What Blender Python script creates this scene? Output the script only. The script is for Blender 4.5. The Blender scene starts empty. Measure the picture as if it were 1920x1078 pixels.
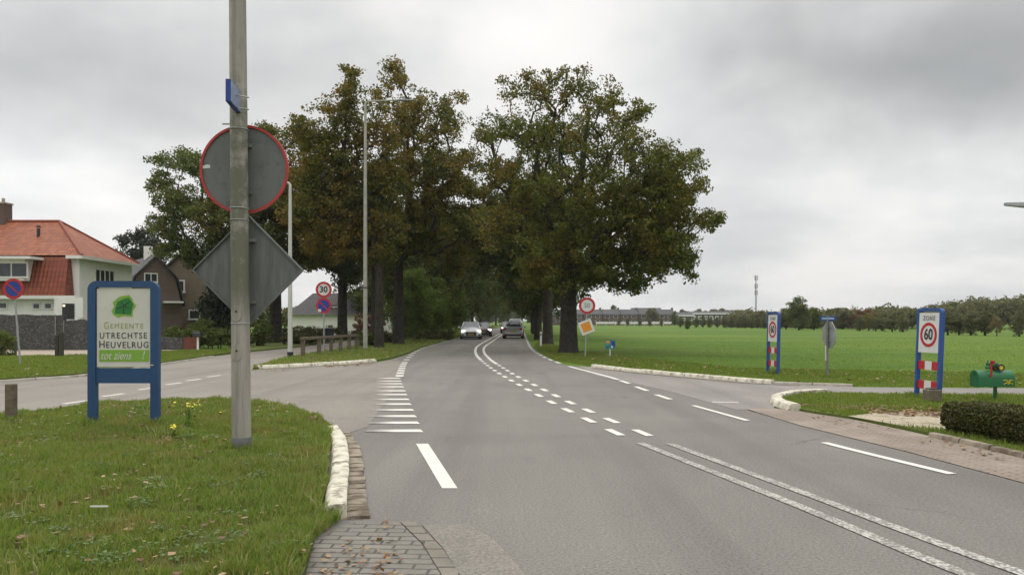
import bpy, bmesh, math, random
import numpy as np
from mathutils import Vector, Matrix
random.seed(7)
RNG = np.random.default_rng(7)
F, H, HY, CX = 1450.0, 1.6, 600.0, 960.0          # focal length in photo pixels, eye height, horizon row
S = bpy.context.scene
COL = S.collection

# ---------------------------------------------------------------- camera
cam = bpy.data.cameras.new('camera'); cam.sensor_width = 36; cam.lens = 36 * F / 1920
cam.shift_y = 61 / 1920; cam.clip_end = 6000; cam.clip_start = 0.05
camo = bpy.data.objects.new('camera', cam); COL.objects.link(camo)
camo.location = (0, 0, H); camo.rotation_euler = (math.radians(90), 0, 0); S.camera = camo

# ---------------------------------------------------------------- node helper
class NT:
    def __init__(s, tree): s.t = tree; s.n = tree.nodes; s.l = tree.links
    def new(s, ty, **kw):
        n = s.n.new(ty)
        for k, v in kw.items(): setattr(n, k, v)
        return n
    def put(s, sock, v):
        if isinstance(v, bpy.types.NodeSocket): s.l.new(v, sock)
        elif isinstance(v, (tuple, list)) and len(v) == 3 and sock.type == 'RGBA': sock.default_value = (*v, 1)
        else: sock.default_value = v
    def math(s, op, a, b=0.0, clamp=False):
        n = s.new('ShaderNodeMath', operation=op, use_clamp=clamp); s.put(n.inputs[0], a); s.put(n.inputs[1], b); return n.outputs[0]
    def vmath(s, op, a, b=(0, 0, 0), out=0):
        n = s.new('ShaderNodeVectorMath', operation=op); s.put(n.inputs[0], a); s.put(n.inputs[1], b); return n.outputs[out]
    def mix(s, f, a, b, mode='MIX'):
        n = s.new('ShaderNodeMix', data_type='RGBA', blend_type=mode)
        s.put(n.inputs[0], f); s.put(n.inputs[6], a); s.put(n.inputs[7], b); return n.outputs[2]
    def noise(s, vec, scale, detail=3, rough=.55, out=0, dist=0):
        n = s.new('ShaderNodeTexNoise'); s.put(n.inputs['Vector'], vec); n.inputs['Scale'].default_value = scale
        n.inputs['Detail'].default_value = detail; n.inputs['Roughness'].default_value = rough; n.inputs['Distortion'].default_value = dist
        return n.outputs[out]
    def ramp(s, fac, stops):
        n = s.new('ShaderNodeValToRGB'); s.put(n.inputs[0], fac); e = n.color_ramp.elements
        while len(e) < len(stops): e.new(.5)
        for i, (p, c) in enumerate(stops):
            e[i].position = p; e[i].color = (*c, 1) if isinstance(c, (tuple, list)) else (c, c, c, 1)
        return n.outputs[0]
    def mapr(s, v, a, b, c, d, smooth=False):
        n = s.new('ShaderNodeMapRange', interpolation_type='SMOOTHSTEP' if smooth else 'LINEAR')
        s.put(n.inputs[0], v)
        for i, x in enumerate((a, b, c, d)): n.inputs[i + 1].default_value = x
        return n.outputs[0]
    def scale(s, vec, sc):
        n = s.new('ShaderNodeMapping'); s.put(n.inputs[0], vec); n.inputs['Scale'].default_value = sc; return n.outputs[0]

# ---------------------------------------------------------------- world: overcast sky
SUN_EL, SUN_AZ = 42.0, -25.0      # sun behind the clouds, ahead and a little left
W = bpy.data.worlds.new('World'); S.world = W; W.use_nodes = True
nt = NT(W.node_tree); nt.n.clear()
out = nt.new('ShaderNodeOutputWorld'); bg = nt.new('ShaderNodeBackground'); nt.l.new(bg.outputs[0], out.inputs[0])
sky = nt.new('ShaderNodeTexSky', sky_type='NISHITA'); sky.sun_disc = False
sky.sun_elevation = math.radians(SUN_EL); sky.sun_rotation = math.radians(SUN_AZ)
bg.inputs[1].default_value = 0.10
tc = nt.new('ShaderNodeTexCoord').outputs['Generated']
dirn = nt.vmath('NORMALIZE', tc)
sep = nt.new('ShaderNodeSeparateXYZ'); nt.put(sep.inputs[0], dirn); z = sep.outputs[2]
zz = nt.math('ADD', nt.math('ABSOLUTE', z), .16)
pl = nt.new('ShaderNodeCombineXYZ'); nt.put(pl.inputs[0], nt.math('DIVIDE', sep.outputs[0], zz)); nt.put(pl.inputs[1], nt.math('DIVIDE', sep.outputs[1], zz)); 
n1 = nt.noise(pl.outputs[0], .75, 5, .5, dist=.15)
zz2_ = nt.math('ADD', nt.math('ABSOLUTE', z), .42); pl2 = nt.new('ShaderNodeCombineXYZ'); nt.put(pl2.inputs[0], nt.math('DIVIDE', sep.outputs[0], zz2_)); nt.put(pl2.inputs[1], nt.math('DIVIDE', sep.outputs[1], zz2_)); nt.put(pl2.inputs[2], nt.math('MULTIPLY', z, 1.6))
n2 = nt.noise(pl2.outputs[0], 2.6, 6, .55, dist=.25)
n3 = nt.noise(dirn, 6, 3, .5)
cl = nt.math('ADD', nt.math('ADD', nt.math('MULTIPLY', n1, .50), nt.math('MULTIPLY', n2, .32)), nt.math('MULTIPLY', n3, .18))
lum = nt.mapr(cl, .36, .62, 7.0, 9.8, True)
def pdir(px, py):
    v = Vector(((px - CX) / F, 1, (HY - py) / F)).normalized(); return tuple(v)
jit = nt.vmath('ADD', dirn, nt.vmath('MULTIPLY', nt.vmath('SUBTRACT', nt.noise(dirn, 4, 4, .6, out=1), (.5, .5, .5)), (.22, .22, .16)))
def blob(px, py, r, amt):
    global lum
    sq = nt.vmath('MULTIPLY', nt.vmath('SUBTRACT', jit, pdir(px, py)), (1, 1, 1.9))
    d = nt.vmath('LENGTH', sq, out=1)
    lum = nt.math('MULTIPLY', lum, nt.mapr(d, 0, r, amt, 1.0, True))
blob(1830, 120, .34, .60); blob(1500, 50, .22, .74); blob(150, 140, .36, .80); blob(650, 120, .30, .87)
blob(40, 340, .22, 1.22); blob(930, 60, .20, 1.10); blob(1620, 20, .10, 1.25); blob(1750, 330, .25, 1.1); blob(1500, 500, .3, .94)
lum = nt.math('MULTIPLY', lum, nt.mapr(z, .40, 1.0, 1.0, 2.7, True))
tint = nt.mix(nt.mapr(cl, .38, .62, 0, 1), (.965, .99, 1.0), (1.0, .978, .945))
grey = nt.vmath('SCALE', tint); grey.node.inputs[3].default_value = 1; nt.l.new(lum, grey.node.inputs[3])
nt.l.new(nt.mix(.96, sky.outputs[0], grey), bg.inputs[0])
sl = bpy.data.lights.new('sun', 'SUN'); sl.energy = 0.9; sl.angle = math.radians(20); sl.color = (1, .95, .88)
so = bpy.data.objects.new('sun', sl); COL.objects.link(so)
so.rotation_euler = (math.radians(90 - SUN_EL), 0, math.radians(180 - SUN_AZ))
S.view_settings.view_transform = 'Standard'; S.view_settings.look = 'None'; S.view_settings.gamma = 1; S.view_settings.exposure = 0
S.render.engine = 'CYCLES'
try: S.cycles.max_bounces = 6; S.cycles.transparent_max_bounces = 8
except Exception: pass

# ---------------------------------------------------------------- geometry helpers
def G(px, py, z=0.0):                     # where a photo row/column meets the flat ground
    Y = H * F / (py - HY); return ((px - CX) / F * Y, Y, z)
def P(px, py, Y): return ((px - CX) / F * Y, Y, H - (py - HY) / F * Y)

def tag(o, label=None, cat=None, group=None, kind=None):
    if label: o['label'] = label
    if cat: o['category'] = cat
    if group: o['group'] = group
    if kind: o['kind'] = kind
    return o
def empty(name, loc, rz=0, label=None, cat=None, group=None):
    o = bpy.data.objects.new(name, None); COL.objects.link(o); o.empty_display_size = .2
    o.location = loc; o.rotation_euler = (0, 0, rz); return tag(o, label, cat, group)

class MB:
    def __init__(s): s.v = []; s.f = []; s.m = []; s.mi = 0
    def add(s, vs, fs):
        b = len(s.v); s.v += [tuple(v) for v in vs]
        for f in fs: s.f.append([b + i for i in f]); s.m.append(s.mi)
    def box(s, c, d, rot=None):
        hx, hy, hz = d[0] / 2, d[1] / 2, d[2] / 2
        vs = [Vector((x, y, z)) for x in (-hx, hx) for y in (-hy, hy) for z in (-hz, hz)]
        if rot is not None: vs = [rot @ v for v in vs]
        vs = [v + Vector(c) for v in vs]
        s.add(vs, [(0, 1, 3, 2), (4, 6, 7, 5), (0, 4, 5, 1), (2, 3, 7, 6), (0, 2, 6, 4), (1, 5, 7, 3)]); return s
    def tube(s, pts, rads, n=10, caps=True):
        pts = [Vector(p) for p in pts]
        if not isinstance(rads, (list, tuple)): rads = [rads] * len(pts)
        rings = []; prev = None
        for i, p in enumerate(pts):
            d = (pts[min(i + 1, len(pts) - 1)] - pts[max(i - 1, 0)]).normalized()
            a = prev if prev is not None else (Vector((1, 0, 0)) if abs(d.x) < .9 else Vector((0, 1, 0)))
            a = (a - d * a.dot(d)).normalized(); b = d.cross(a); prev = a
            rings.append([p + (a * math.cos(2 * math.pi * k / n) + b * math.sin(2 * math.pi * k / n)) * rads[i] for k in range(n)])
        vs = [v for r in rings for v in r]; fs = []
        for i in range(len(rings) - 1):
            for k in range(n):
                k2 = (k + 1) % n; fs.append((i * n + k, i * n + k2, (i + 1) * n + k2, (i + 1) * n + k))
        if caps: fs.append(tuple(range(n))[::-1]); fs.append(tuple((len(rings) - 1) * n + k for k in range(n)))
        s.add(vs, fs); return s
    def prism(s, poly, h, M=None):        # polygon in XY extruded by h along Z, placed by M
        n = len(poly); M = M or Matrix()
        vs = [M @ Vector((x, y, 0)) for x, y in poly] + [M @ Vector((x, y, h)) for x, y in poly]
        s.add(vs, [tuple(range(n))[::-1], tuple(range(n, 2 * n))] + [(i, (i + 1) % n, n + (i + 1) % n, n + i) for i in range(n)]); return s
    def loft(s, rings, cap=True):
        n = len(rings[0]); vs = [v for r in rings for v in r]; fs = []
        for i in range(len(rings) - 1):
            for k in range(n):
                k2 = (k + 1) % n; fs.append((i * n + k, i * n + k2, (i + 1) * n + k2, (i + 1) * n + k))
        if cap: fs.append(tuple(range(n))[::-1]); fs.append(tuple((len(rings) - 1) * n + k for k in range(n)))
        s.add(vs, fs); return s
    def quad(s, *vs): s.add(vs, [tuple(range(len(vs)))]); return s
    def build(s, name, mats, parent=None, smooth=False, bevel=0):
        me = bpy.data.meshes.new(name); me.from_pydata(s.v, [], s.f)
        if not isinstance(mats, (list, tuple)): mats = [mats]
        for m in mats: me.materials.append(m)
        if len(mats) > 1: me.polygons.foreach_set('material_index', s.m)
        bm = bmesh.new(); bm.from_mesh(me); bmesh.ops.recalc_face_normals(bm, faces=bm.faces); bm.to_mesh(me); bm.free()
        if smooth: me.shade_smooth() if hasattr(me, 'shade_smooth') else None
        o = bpy.data.objects.new(name, me); COL.objects.link(o); o.parent = parent
        if smooth:
            try: me.set_sharp_from_angle(angle=math.radians(40))
            except Exception: pass
        if bevel:
            b = o.modifiers.new('bevel', 'BEVEL'); b.width = bevel; b.segments = 2; b.limit_method = 'ANGLE'
        return o
def raw_mesh(name, verts, faces_n, idx, mat, parent=None, smooth=False):   # fast numpy mesh, all faces with faces_n corners
    me = bpy.data.meshes.new(name); nv = len(verts); nf = len(idx) // faces_n
    me.vertices.add(nv); me.vertices.foreach_set('co', np.asarray(verts, np.float32).ravel())
    me.loops.add(nf * faces_n); me.loops.foreach_set('vertex_index', np.asarray(idx, np.int32))
    me.polygons.add(nf); me.polygons.foreach_set('loop_start', np.arange(0, nf * faces_n, faces_n, dtype=np.int32))
    me.polygons.foreach_set('loop_total', np.full(nf, faces_n, np.int32))
    me.materials.append(mat); me.update(calc_edges=True)
    if smooth: me.shade_smooth()
    o = bpy.data.objects.new(name, me); COL.objects.link(o); o.parent = parent; return o
def copy_tree(o, parent=None):
    c = o.copy(); COL.objects.link(c); c.parent = parent
    for ch in list(o.children): copy_tree(ch, c)
    return c
def smooth_line(pts, step=.5):
    pts = [Vector(p) for p in pts]; out = []
    for i in range(len(pts) - 1):
        p0 = pts[max(i - 1, 0)]; p1 = pts[i]; p2 = pts[i + 1]; p3 = pts[min(i + 2, len(pts) - 1)]
        n = max(2, int((p2 - p1).length / step))
        for k in range(n):
            t = k / n
            out.append(.5 * ((2 * p1) + (-p0 + p2) * t + (2 * p0 - 5 * p1 + 4 * p2 - p3) * t * t + (-p0 + 3 * p1 - 3 * p2 + p3) * t ** 3))
    out.append(pts[-1]); return out
def arcs(pts):
    L = [0]
    for a, b in zip(pts, pts[1:]): L.append(L[-1] + (b - a).length)
    return L
def sub_line(pts, L, a, b):
    def at(s):
        for i in range(len(L) - 1):
            if L[i + 1] >= s: return pts[i].lerp(pts[i + 1], (s - L[i]) / max(1e-6, L[i + 1] - L[i]))
        return pts[-1]
    return [at(a)] + [p for p, l in zip(pts, L) if a + 1e-3 < l < b - 1e-3] + [at(b)]
def ribbon(mb, pts, w, z):
    for i in range(len(pts) - 1):
        pass
    lr = []
    for i, p in enumerate(pts):
        d = (pts[min(i + 1, len(pts) - 1)] - pts[max(i - 1, 0)]); d.z = 0; d.normalize(); nrm = Vector((-d.y, d.x, 0))
        lr.append((p + nrm * w / 2, p - nrm * w / 2))
    for (a, b), (c, d) in zip(lr, lr[1:]):
        mb.quad((a.x, a.y, z), (b.x, b.y, z), (d.x, d.y, z), (c.x, c.y, z))
def inside(poly, x, y):
    r = np.zeros(len(x), bool); n = len(poly)
    for i in range(n):
        x1, y1 = poly[i][:2]; x2, y2 = poly[(i + 1) % n][:2]
        c = ((y1 > y) != (y2 > y)) & (x < (x2 - x1) * (y - y1) / (y2 - y1 + 1e-12) + x1); r ^= c
    return r
def vnoise(x, y, s, seed=0):
    x = x * s + 100 + seed * 17.3; y = y * s + 100 + seed * 7.7
    xi = np.floor(x).astype(np.int64); yi = np.floor(y).astype(np.int64); fx = x - xi; fy = y - yi
    def h(a, b):
        v = np.sin(a * 127.1 + b * 311.7 + seed * 74.7) * 43758.5453; return v - np.floor(v)
    fx = fx * fx * (3 - 2 * fx); fy = fy * fy * (3 - 2 * fy)
    return (h(xi, yi) * (1 - fx) + h(xi + 1, yi) * fx) * (1 - fy) + (h(xi, yi + 1) * (1 - fx) + h(xi + 1, yi + 1) * fx) * fy

# ---------------------------------------------------------------- materials
MATS = {}
def mat(name, col, rough=.7, var=None, bump=None, metal=0, spec=.5, var2=None, emit=None):
    """var=(scale, amount) tone mottling, var2=(scale, colour, lo, hi) patches, bump=(scale, strength)"""
    m = bpy.data.materials.new(name); m.use_nodes = True; t = NT(m.node_tree); b = t.n['Principled BSDF']
    b.inputs['Roughness'].default_value = rough; b.inputs['Metallic'].default_value = metal; b.inputs['Specular IOR Level'].default_value = spec
    oc = t.new('ShaderNodeTexCoord').outputs['Object']; c = col
    if var:
        n = t.noise(oc, var[0], 4, .6); c = t.mix(t.mapr(n, .3, .7, 0, 1), tuple(x * (1 - var[1]) for x in col), tuple(min(1, x * (1 + var[1])) for x in col))
    if var2:
        n = t.noise(oc, var2[0], 5, .65); c = t.mix(t.mapr(n, var2[2], var2[3], 0, 1), c, var2[1])
    t.put(b.inputs['Base Color'], c)
    if bump:
        bp = t.new('ShaderNodeBump'); bp.inputs['Strength'].default_value = bump[1]; bp.inputs['Distance'].default_value = bump[2] if len(bump) > 2 else .01
        t.put(bp.inputs['Height'], t.noise(oc, bump[0], 4, .6)); t.l.new(bp.outputs[0], b.inputs['Normal'])
    if emit: t.put(b.inputs['Emission Color'], emit[0]); b.inputs['Emission Strength'].default_value = emit[1]
    MATS[name] = m; return m

def asphalt_mat(name, base, tintc):
    m = bpy.data.materials.new(name); m.use_nodes = True; t = NT(m.node_tree); b = t.n['Principled BSDF']
    oc = t.new('ShaderNodeTexCoord').outputs['Object']
    big = t.noise(oc, .22, 5, .6, dist=.4); strk = t.noise(t.scale(oc, (1.6, .12, 1)), 1, 4, .6)
    fine = t.noise(oc, 42, 3, .75); grit = t.noise(oc, 130, 2, .7)
    c = t.mix(t.mapr(big, .35, .68, 0, 1), tuple(x * .82 for x in base), tuple(x * 1.12 for x in base))
    c = t.mix(t.mapr(strk, .45, .72, 0, .32), c, tintc)
    wt = t.noise(t.scale(oc, (1.15, .035, 1)), 1, 3, .5); c = t.mix(t.mapr(wt, .50, .66, 0, .55), c, tuple(x * .70 for x in base))
    st = t.noise(oc, .9, 6, .72, dist=.6); c = t.mix(t.mapr(st, .60, .74, 0, .42), c, tuple(x * .55 for x in base)); c = t.mix(t.mapr(st, .26, .36, .30, 0), c, tuple(x * 1.4 for x in base))
    g = t.math('ADD', t.mapr(fine, .25, .75, .52, 1.48), t.mapr(grit, .3, .7, -.42, .42))
    mm = t.vmath('SCALE', c); t.l.new(g, mm.node.inputs[3])
    # small dark cracks
    v = t.new('ShaderNodeTexVoronoi', feature='DISTANCE_TO_EDGE'); v.inputs['Scale'].default_value = .22
    wv = t.vmath('ADD', oc, t.vmath('MULTIPLY', t.noise(oc, 1.6, 5, .6, out=1), (1.3, 1.3, 0))); t.l.new(wv, v.inputs['Vector'])
    crack = t.math('MULTIPLY', t.mapr(v.outputs[0], .0, .006, 1, 0), t.mapr(t.noise(oc, .35, 2), .55, .62, 0, .55))
    t.put(b.inputs['Base Color'], t.mix(crack, mm, (.05, .048, .044)))
    b.inputs['Roughness'].default_value = .82; b.inputs['Specular IOR Level'].default_value = .35
    bp = t.new('ShaderNodeBump'); bp.inputs['Strength'].default_value = .5; bp.inputs['Distance'].default_value = .006
    t.put(bp.inputs['Height'], fine); t.l.new(bp.outputs[0], b.inputs['Normal']); return m
M_ROAD = asphalt_mat('asphalt', (.176, .162, .143), (.222, .205, .18))
M_SIDE = asphalt_mat('old_asphalt', (.215, .192, .163), (.25, .225, .188))
M_DIRT = mat('gutter_dirt', (.115, .095, .07), .95, var=(9, .35), var2=(6, (.19, .17, .14), .45, .6))
M_AGG = asphalt_mat('exposed_aggregate', (.205, .188, .16), (.235, .215, .18))
M_LANE = asphalt_mat('pale_asphalt', (.24, .22, .20), (.27, .24, .22))

def paint_mat(name, wear, sc=55, fade=None, col=(.68, .66, .60)):
    m = bpy.data.materials.new(name); m.use_nodes = True; t = NT(m.node_tree); b = t.n['Principled BSDF']
    oc = t.new('ShaderNodeTexCoord').outputs['Object']
    n = t.noise(oc, sc, 3, .6); n2 = t.noise(oc, 3, 4, .6)
    k = t.mapr(t.math('ADD', n, t.math('MULTIPLY', n2, .35)), wear - .05, wear + .05, 0, 1)
    if fade:      # paint worn away by turning wheels: fade = (x0, x1)
        sx = t.new('ShaderNodeSeparateXYZ'); t.put(sx.inputs[0], oc)
        u = t.math('ADD', sx.outputs[0], t.math('MULTIPLY', sx.outputs[1], .1745))
        k = t.math('MULTIPLY', k, t.mapr(t.math('ADD', u, t.math('MULTIPLY', n2, .25)), fade[0], fade[1], 0.02, 1))
    t.put(b.inputs['Base Color'], t.mix(k, (.19, .172, .15), t.mix(n2, tuple(x * .88 for x in col), col)))
    b.inputs['Roughness'].default_value = .65; return m
M_PAINT = paint_mat('road_paint', .42); M_PAINT_THIN = paint_mat('thin_worn_paint', .5, 40)
M_DOTS = paint_mat('structured_paint', .70, 38, col=(.50, .485, .44)); M_FADE = paint_mat('faded_paint', .48, 50, fade=(.08, .42))

def brick_mat(name, c1, c2, mortar, w, h, ms=.012, rz=0, wear=None):
    m = bpy.data.materials.new(name); m.use_nodes = True; t = NT(m.node_tree); b = t.n['Principled BSDF']
    oc = t.new('ShaderNodeTexCoord').outputs['Object']
    mp = t.new('ShaderNodeMapping'); t.l.new(oc, mp.inputs[0]); mp.inputs['Rotation'].default_value = (0, 0, rz) if not isinstance(rz, tuple) else rz
    wob = t.vmath('ADD', mp.outputs[0], t.vmath('MULTIPLY', t.noise(oc, 2, 3, .6, out=1), (.03, .03, .0)))
    br = t.new('ShaderNodeTexBrick'); t.l.new(wob, br.inputs[0]); br.inputs['Scale'].default_value = 1
    br.inputs['Brick Width'].default_value = w; br.inputs['Row Height'].default_value = h; br.inputs['Mortar Size'].default_value = ms; br.inputs['Mortar Smooth'].default_value = .3
    t.put(br.inputs['Color1'], c1); t.put(br.inputs['Color2'], c2); t.put(br.inputs['Mortar'], mortar); br.inputs['Bias'].default_value = -.1
    c = t.mix(t.mapr(t.noise(oc, 1.3, 5, .65), .35, .7, 0, .55), br.outputs[0], tuple(x * .62 for x in c1))
    c = t.mix(t.mapr(t.noise(oc, 38, 3, .7), .3, .7, 0, .3), c, (.04, .035, .03))
    if wear: c = t.mix(t.mapr(t.noise(oc, .9, 4, .6), .45, .7, 0, .8), c, wear)
    t.put(b.inputs['Base Color'], c); b.inputs['Roughness'].default_value = .85
    bp = t.new('ShaderNodeBump'); bp.inputs['Strength'].default_value = .6; bp.inputs['Distance'].default_value = .01
    t.put(bp.inputs['Height'], t.math('SUBTRACT', 1.0, br.outputs['Fac'])); t.l.new(bp.outputs[0], b.inputs['Normal']); return m
M_BLOCKS = brick_mat('paving_blocks', (.215, .198, .168), (.255, .235, .20), (.075, .067, .054), .22, .105, .011, rz=math.radians(3))
M_PINK = brick_mat('old_clinker_paving', (.33, .262, .205), (.275, .225, .185), (.15, .115, .085), .21, .075, .012, rz=math.radians(58), wear=(.34, .285, .23))
M_GUTTER = brick_mat('gutter_blocks', (.25, .22, .18), (.29, .255, .21), (.04, .035, .03), .62, .2, .014, wear=(.10, .085, .065))
M_HOUSEBRICK = brick_mat('dark_brick', (.155, .10, .08), (.12, .08, .065), (.13, .11, .09), .22, .065, .01, rz=(math.radians(90), 0, 0))
M_HOUSEBRICK2 = brick_mat('brown_brick', (.27, .20, .12), (.20, .15, .10), (.15, .13, .10), .22, .065, .01, rz=(math.radians(90), 0, 0))
M_REDBRICK = brick_mat('terrace_brick', (.16, .10, .085), (.13, .09, .08), (.2, .17, .15), .3, .08, .01, rz=(math.radians(90), 0, 0))

def turf_mat(name, a, b_, dry, mow=None, sc=1.0):
    m = bpy.data.materials.new(name); m.use_nodes = True; t = NT(m.node_tree); b = t.n['Principled BSDF']
    oc = t.new('ShaderNodeTexCoord').outputs['Object']
    n1_ = t.noise(oc, .6 * sc, 5, .65); n2_ = t.noise(oc, 7 * sc, 4, .7); n3_ = t.noise(oc, 45 * sc, 2, .6); n4_ = t.noise(oc, .08 * sc, 4, .6)
    c = t.mix(t.mapr(n1_, .35, .65, 0, 1), a, b_)
    c = t.mix(t.mapr(n2_, .5, .75, 0, .6), c, dry)
    c = t.mix(t.mapr(n3_, .3, .62, .5, 0), c, tuple(x * .35 for x in a))
    if mow:
        s1 = t.noise(t.scale(oc, (.02, .33, 1)), 1, 4, .65, dist=.3); s2 = t.noise(t.scale(oc, (.05, .07, 1)), 1, 3, .5)
        c = t.mix(t.mapr(s1, .40, .60, .8, 0), c, mow[0]); c = t.mix(t.mapr(s2, .42, .62, 0, .7), c, mow[1])
        s3 = t.noise(t.scale(oc, (.10, 1.6, 1)), 1, 3, .6); c = t.mix(t.mapr(s3, .42, .6, .4, 0), c, mow[0])
    t.put(b.inputs['Base Color'], c); b.inputs['Roughness'].default_value = .9; b.inputs['Specular IOR Level'].default_value = .2
    bp = t.new('ShaderNodeBump'); bp.inputs['Strength'].default_value = .8; bp.inputs['Distance'].default_value = .05
    t.put(bp.inputs['Height'], n2_); t.l.new(bp.outputs[0], b.inputs['Normal']); return m
M_FIELD = turf_mat('field_turf', (.088, .160, .013), (.106, .182, .016), (.128, .172, .024), mow=((.060, .120, .009), (.140, .195, .024)))
M_VERGE = turf_mat('verge_turf', (.11, .14, .028), (.13, .165, .036), (.19, .155, .07))
M_SOIL = turf_mat('mound_soil', (.085, .098, .03), (.10, .11, .036), (.16, .12, .065))

def leaf_mat(name, cols, rust=None, rust_rng=(.52, .66), trans=.32, tscale=.45, seed=0.0):
    m = bpy.data.materials.new(name); m.use_nodes = True; t = NT(m.node_tree); t.n.clear()
    o = t.new('ShaderNodeOutputMaterial'); g = t.new('ShaderNodeNewGeometry')
    oc = t.vmath('ADD', t.new('ShaderNodeTexCoord').outputs['Object'], (seed, seed * 2, 0))
    c = t.ramp(g.outputs['Random Per Island'], [(i / max(1, len(cols) - 1), k) for i, k in enumerate(cols)])
    if rust:
        n = t.noise(oc, tscale, 4, .6); r2 = t.math('ADD', n, t.math('MULTIPLY', t.math('SUBTRACT', g.outputs['Random Per Island'], .5), .22))
        rc = t.mix(t.math('FRACT', t.math('MULTIPLY', g.outputs['Random Per Island'], 7.3)), rust[0], rust[1])
        c = t.mix(t.mapr(r2, rust_rng[0], rust_rng[1], 0, 1), c, rc)
    d = t.new('ShaderNodeBsdfPrincipled'); d.inputs['Roughness'].default_value = .55; d.inputs['Specular IOR Level'].default_value = .25; t.put(d.inputs['Base Color'], c)
    tr = t.new('ShaderNodeBsdfTranslucent'); t.put(tr.inputs[0], t.mix(1.0, c, (1.25, 1.3, .55), 'MULTIPLY'))
    mx = t.new('ShaderNodeMixShader'); mx.inputs[0].default_value = trans; t.l.new(d.outputs[0], mx.inputs[1]); t.l.new(tr.outputs[0], mx.inputs[2])
    t.l.new(mx.outputs[0], o.inputs[0]); return m
OAK_G = [(.050, .066, .010), (.092, .108, .016), (.140, .148, .024), (.075, .092, .015)]
RUST = ((.27, .150, .030), (.18, .120, .024))
M_OAK = leaf_mat('oak_leaves', OAK_G, RUST, (.52, .72))
M_OAKB = leaf_mat('browning_oak_leaves', OAK_G, ((.27, .155, .030), (.18, .122, .024)), (.42, .68), seed=5)
M_OAKG = leaf_mat('green_oak_leaves', [(.055, .075, .016), (.095, .122, .028), (.13, .152, .040), (.08, .10, .026)], RUST, (.60, .78), seed=9)
M_OAKD = leaf_mat('dark_oak_leaves', [(.040, .054, .013), (.068, .086, .020), (.095, .110, .028)], RUST, (.58, .74), seed=3)
M_LIGHTG = leaf_mat('light_green_leaves', [(.075, .115, .020), (.11, .155, .028), (.15, .19, .04)], trans=.35, seed=2)
M_CONIF = leaf_mat('conifer_needles', [(.018, .028, .014), (.03, .042, .018), (.042, .052, .024)], trans=.08)
M_WILLOW = leaf_mat('willow_leaves', [(.10, .115, .05), (.13, .14, .065), (.16, .165, .09)], ((.12, .10, .05), (.09, .08, .045)), (.5, .7))
M_WOOD = leaf_mat('far_wood_leaves', [(.09, .10, .045), (.13, .135, .065), (.17, .17, .085), (.11, .12, .055)], ((.18, .135, .065), (.15, .11, .055)), (.5, .66), tscale=.06)
M_REDL = leaf_mat('red_leaves', [(.15, .06, .03), (.20, .085, .04), (.12, .06, .03)])
M_YELL = leaf_mat('yellow_leaves', [(.19, .18, .03), (.14, .15, .03), (.22, .17, .04)])
M_TANL = leaf_mat('tan_leaves', [(.17, .13, .06), (.21, .16, .08), (.14, .12, .06)])
M_HEDGE = leaf_mat('hedge_leaves', [(.035, .044, .013), (.070, .076, .020), (.10, .10, .03), (.12, .105, .038)], ((.09, .06, .03), (.06, .045, .02)), (.6, .75), trans=.15, tscale=1.5)
M_SHRUB = leaf_mat('shrub_leaves', [(.055, .08, .018), (.095, .13, .03), (.14, .165, .04)], ((.10, .08, .025), (.13, .11, .03)), (.55, .7), tscale=.9)
M_BLADE = leaf_mat('grass_blades', [(.10, .165, .028), (.155, .235, .040), (.20, .29, .052), (.26, .29, .09), (.12, .19, .034), (.33, .30, .16)], ((.29, .29, .11), (.24, .185, .08)), (.48, .68), trans=.35, tscale=1.5)
M_FGR = leaf_mat('meadow_blades', [(.12, .20, .020), (.15, .235, .026), (.18, .25, .034), (.13, .21, .023)], trans=.4)
M_TALL = leaf_mat('dry_grass_stalks', [(.20, .23, .06), (.30, .28, .12), (.38, .33, .19), (.16, .20, .045)], trans=.35)
M_WEED = leaf_mat('weed_leaves', [(.07, .125, .03), (.11, .18, .045), (.15, .20, .07), (.09, .14, .035)], trans=.3)
M_BLADE2 = leaf_mat('short_grass_blades', [(.12, .175, .028), (.16, .225, .038), (.19, .25, .05), (.22, .23, .07)], ((.25, .22, .09), (.20, .16, .07)), (.62, .76), trans=.35, tscale=.6)
M_FALLEN = leaf_mat('fallen_leaves', [(.20, .10, .04), (.13, .06, .028), (.30, .19, .09), (.36, .24, .14), (.10, .045, .025)], trans=.1)
M_BARK = mat('oak_bark', (.040, .032, .024), .95, var=(7, .6), bump=(14, 1, .08), var2=(1.6, (.045, .05, .025), .5, .75))
M_BARKL = mat('pale_bark', (.16, .135, .10), .95, var=(9, .3), bump=(22, 1, .02))

M_WHITE = mat('white_render', (.80, .79, .74), .85, var=(1.2, .05), var2=(.7, (.62, .60, .53), .56, .8))
M_WHITEP = mat('white_gloss_paint', (.72, .71, .67), .45, var=(2, .05))
M_KERBW = mat('whitewashed_concrete', (.60, .56, .45), .9, var=(6, .2), var2=(7, (.30, .265, .20), .52, .60), bump=(14, 1, .02))
M_GUT = mat('gutter_concrete', (.27, .225, .17), .95, var=(4, .25), var2=(3, (.11, .085, .055), .46, .62), bump=(20, .6, .01))
M_KERBG = mat('grey_kerb_concrete', (.33, .30, .25), .9, var=(5, .2), var2=(4, (.16, .13, .09), .52, .68), bump=(20, .6, .01))
M_BLUE = mat('blue_sign_paint', (.014, .060, .155), .45, var=(3, .14), var2=(6, (.03, .08, .17), .6, .75))
M_BLUE2 = mat('bright_blue_sign_paint', (.022, .075, .27), .4, var=(3, .12))
M_SIGNW = mat('sign_panel', (.60, .585, .52), .45, var=(4, .05), var2=(7, (.47, .46, .38), .62, .78))
M_SIGNW2 = mat('grey_white_sign', (.62, .62, .60), .45, var=(4, .05))
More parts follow.
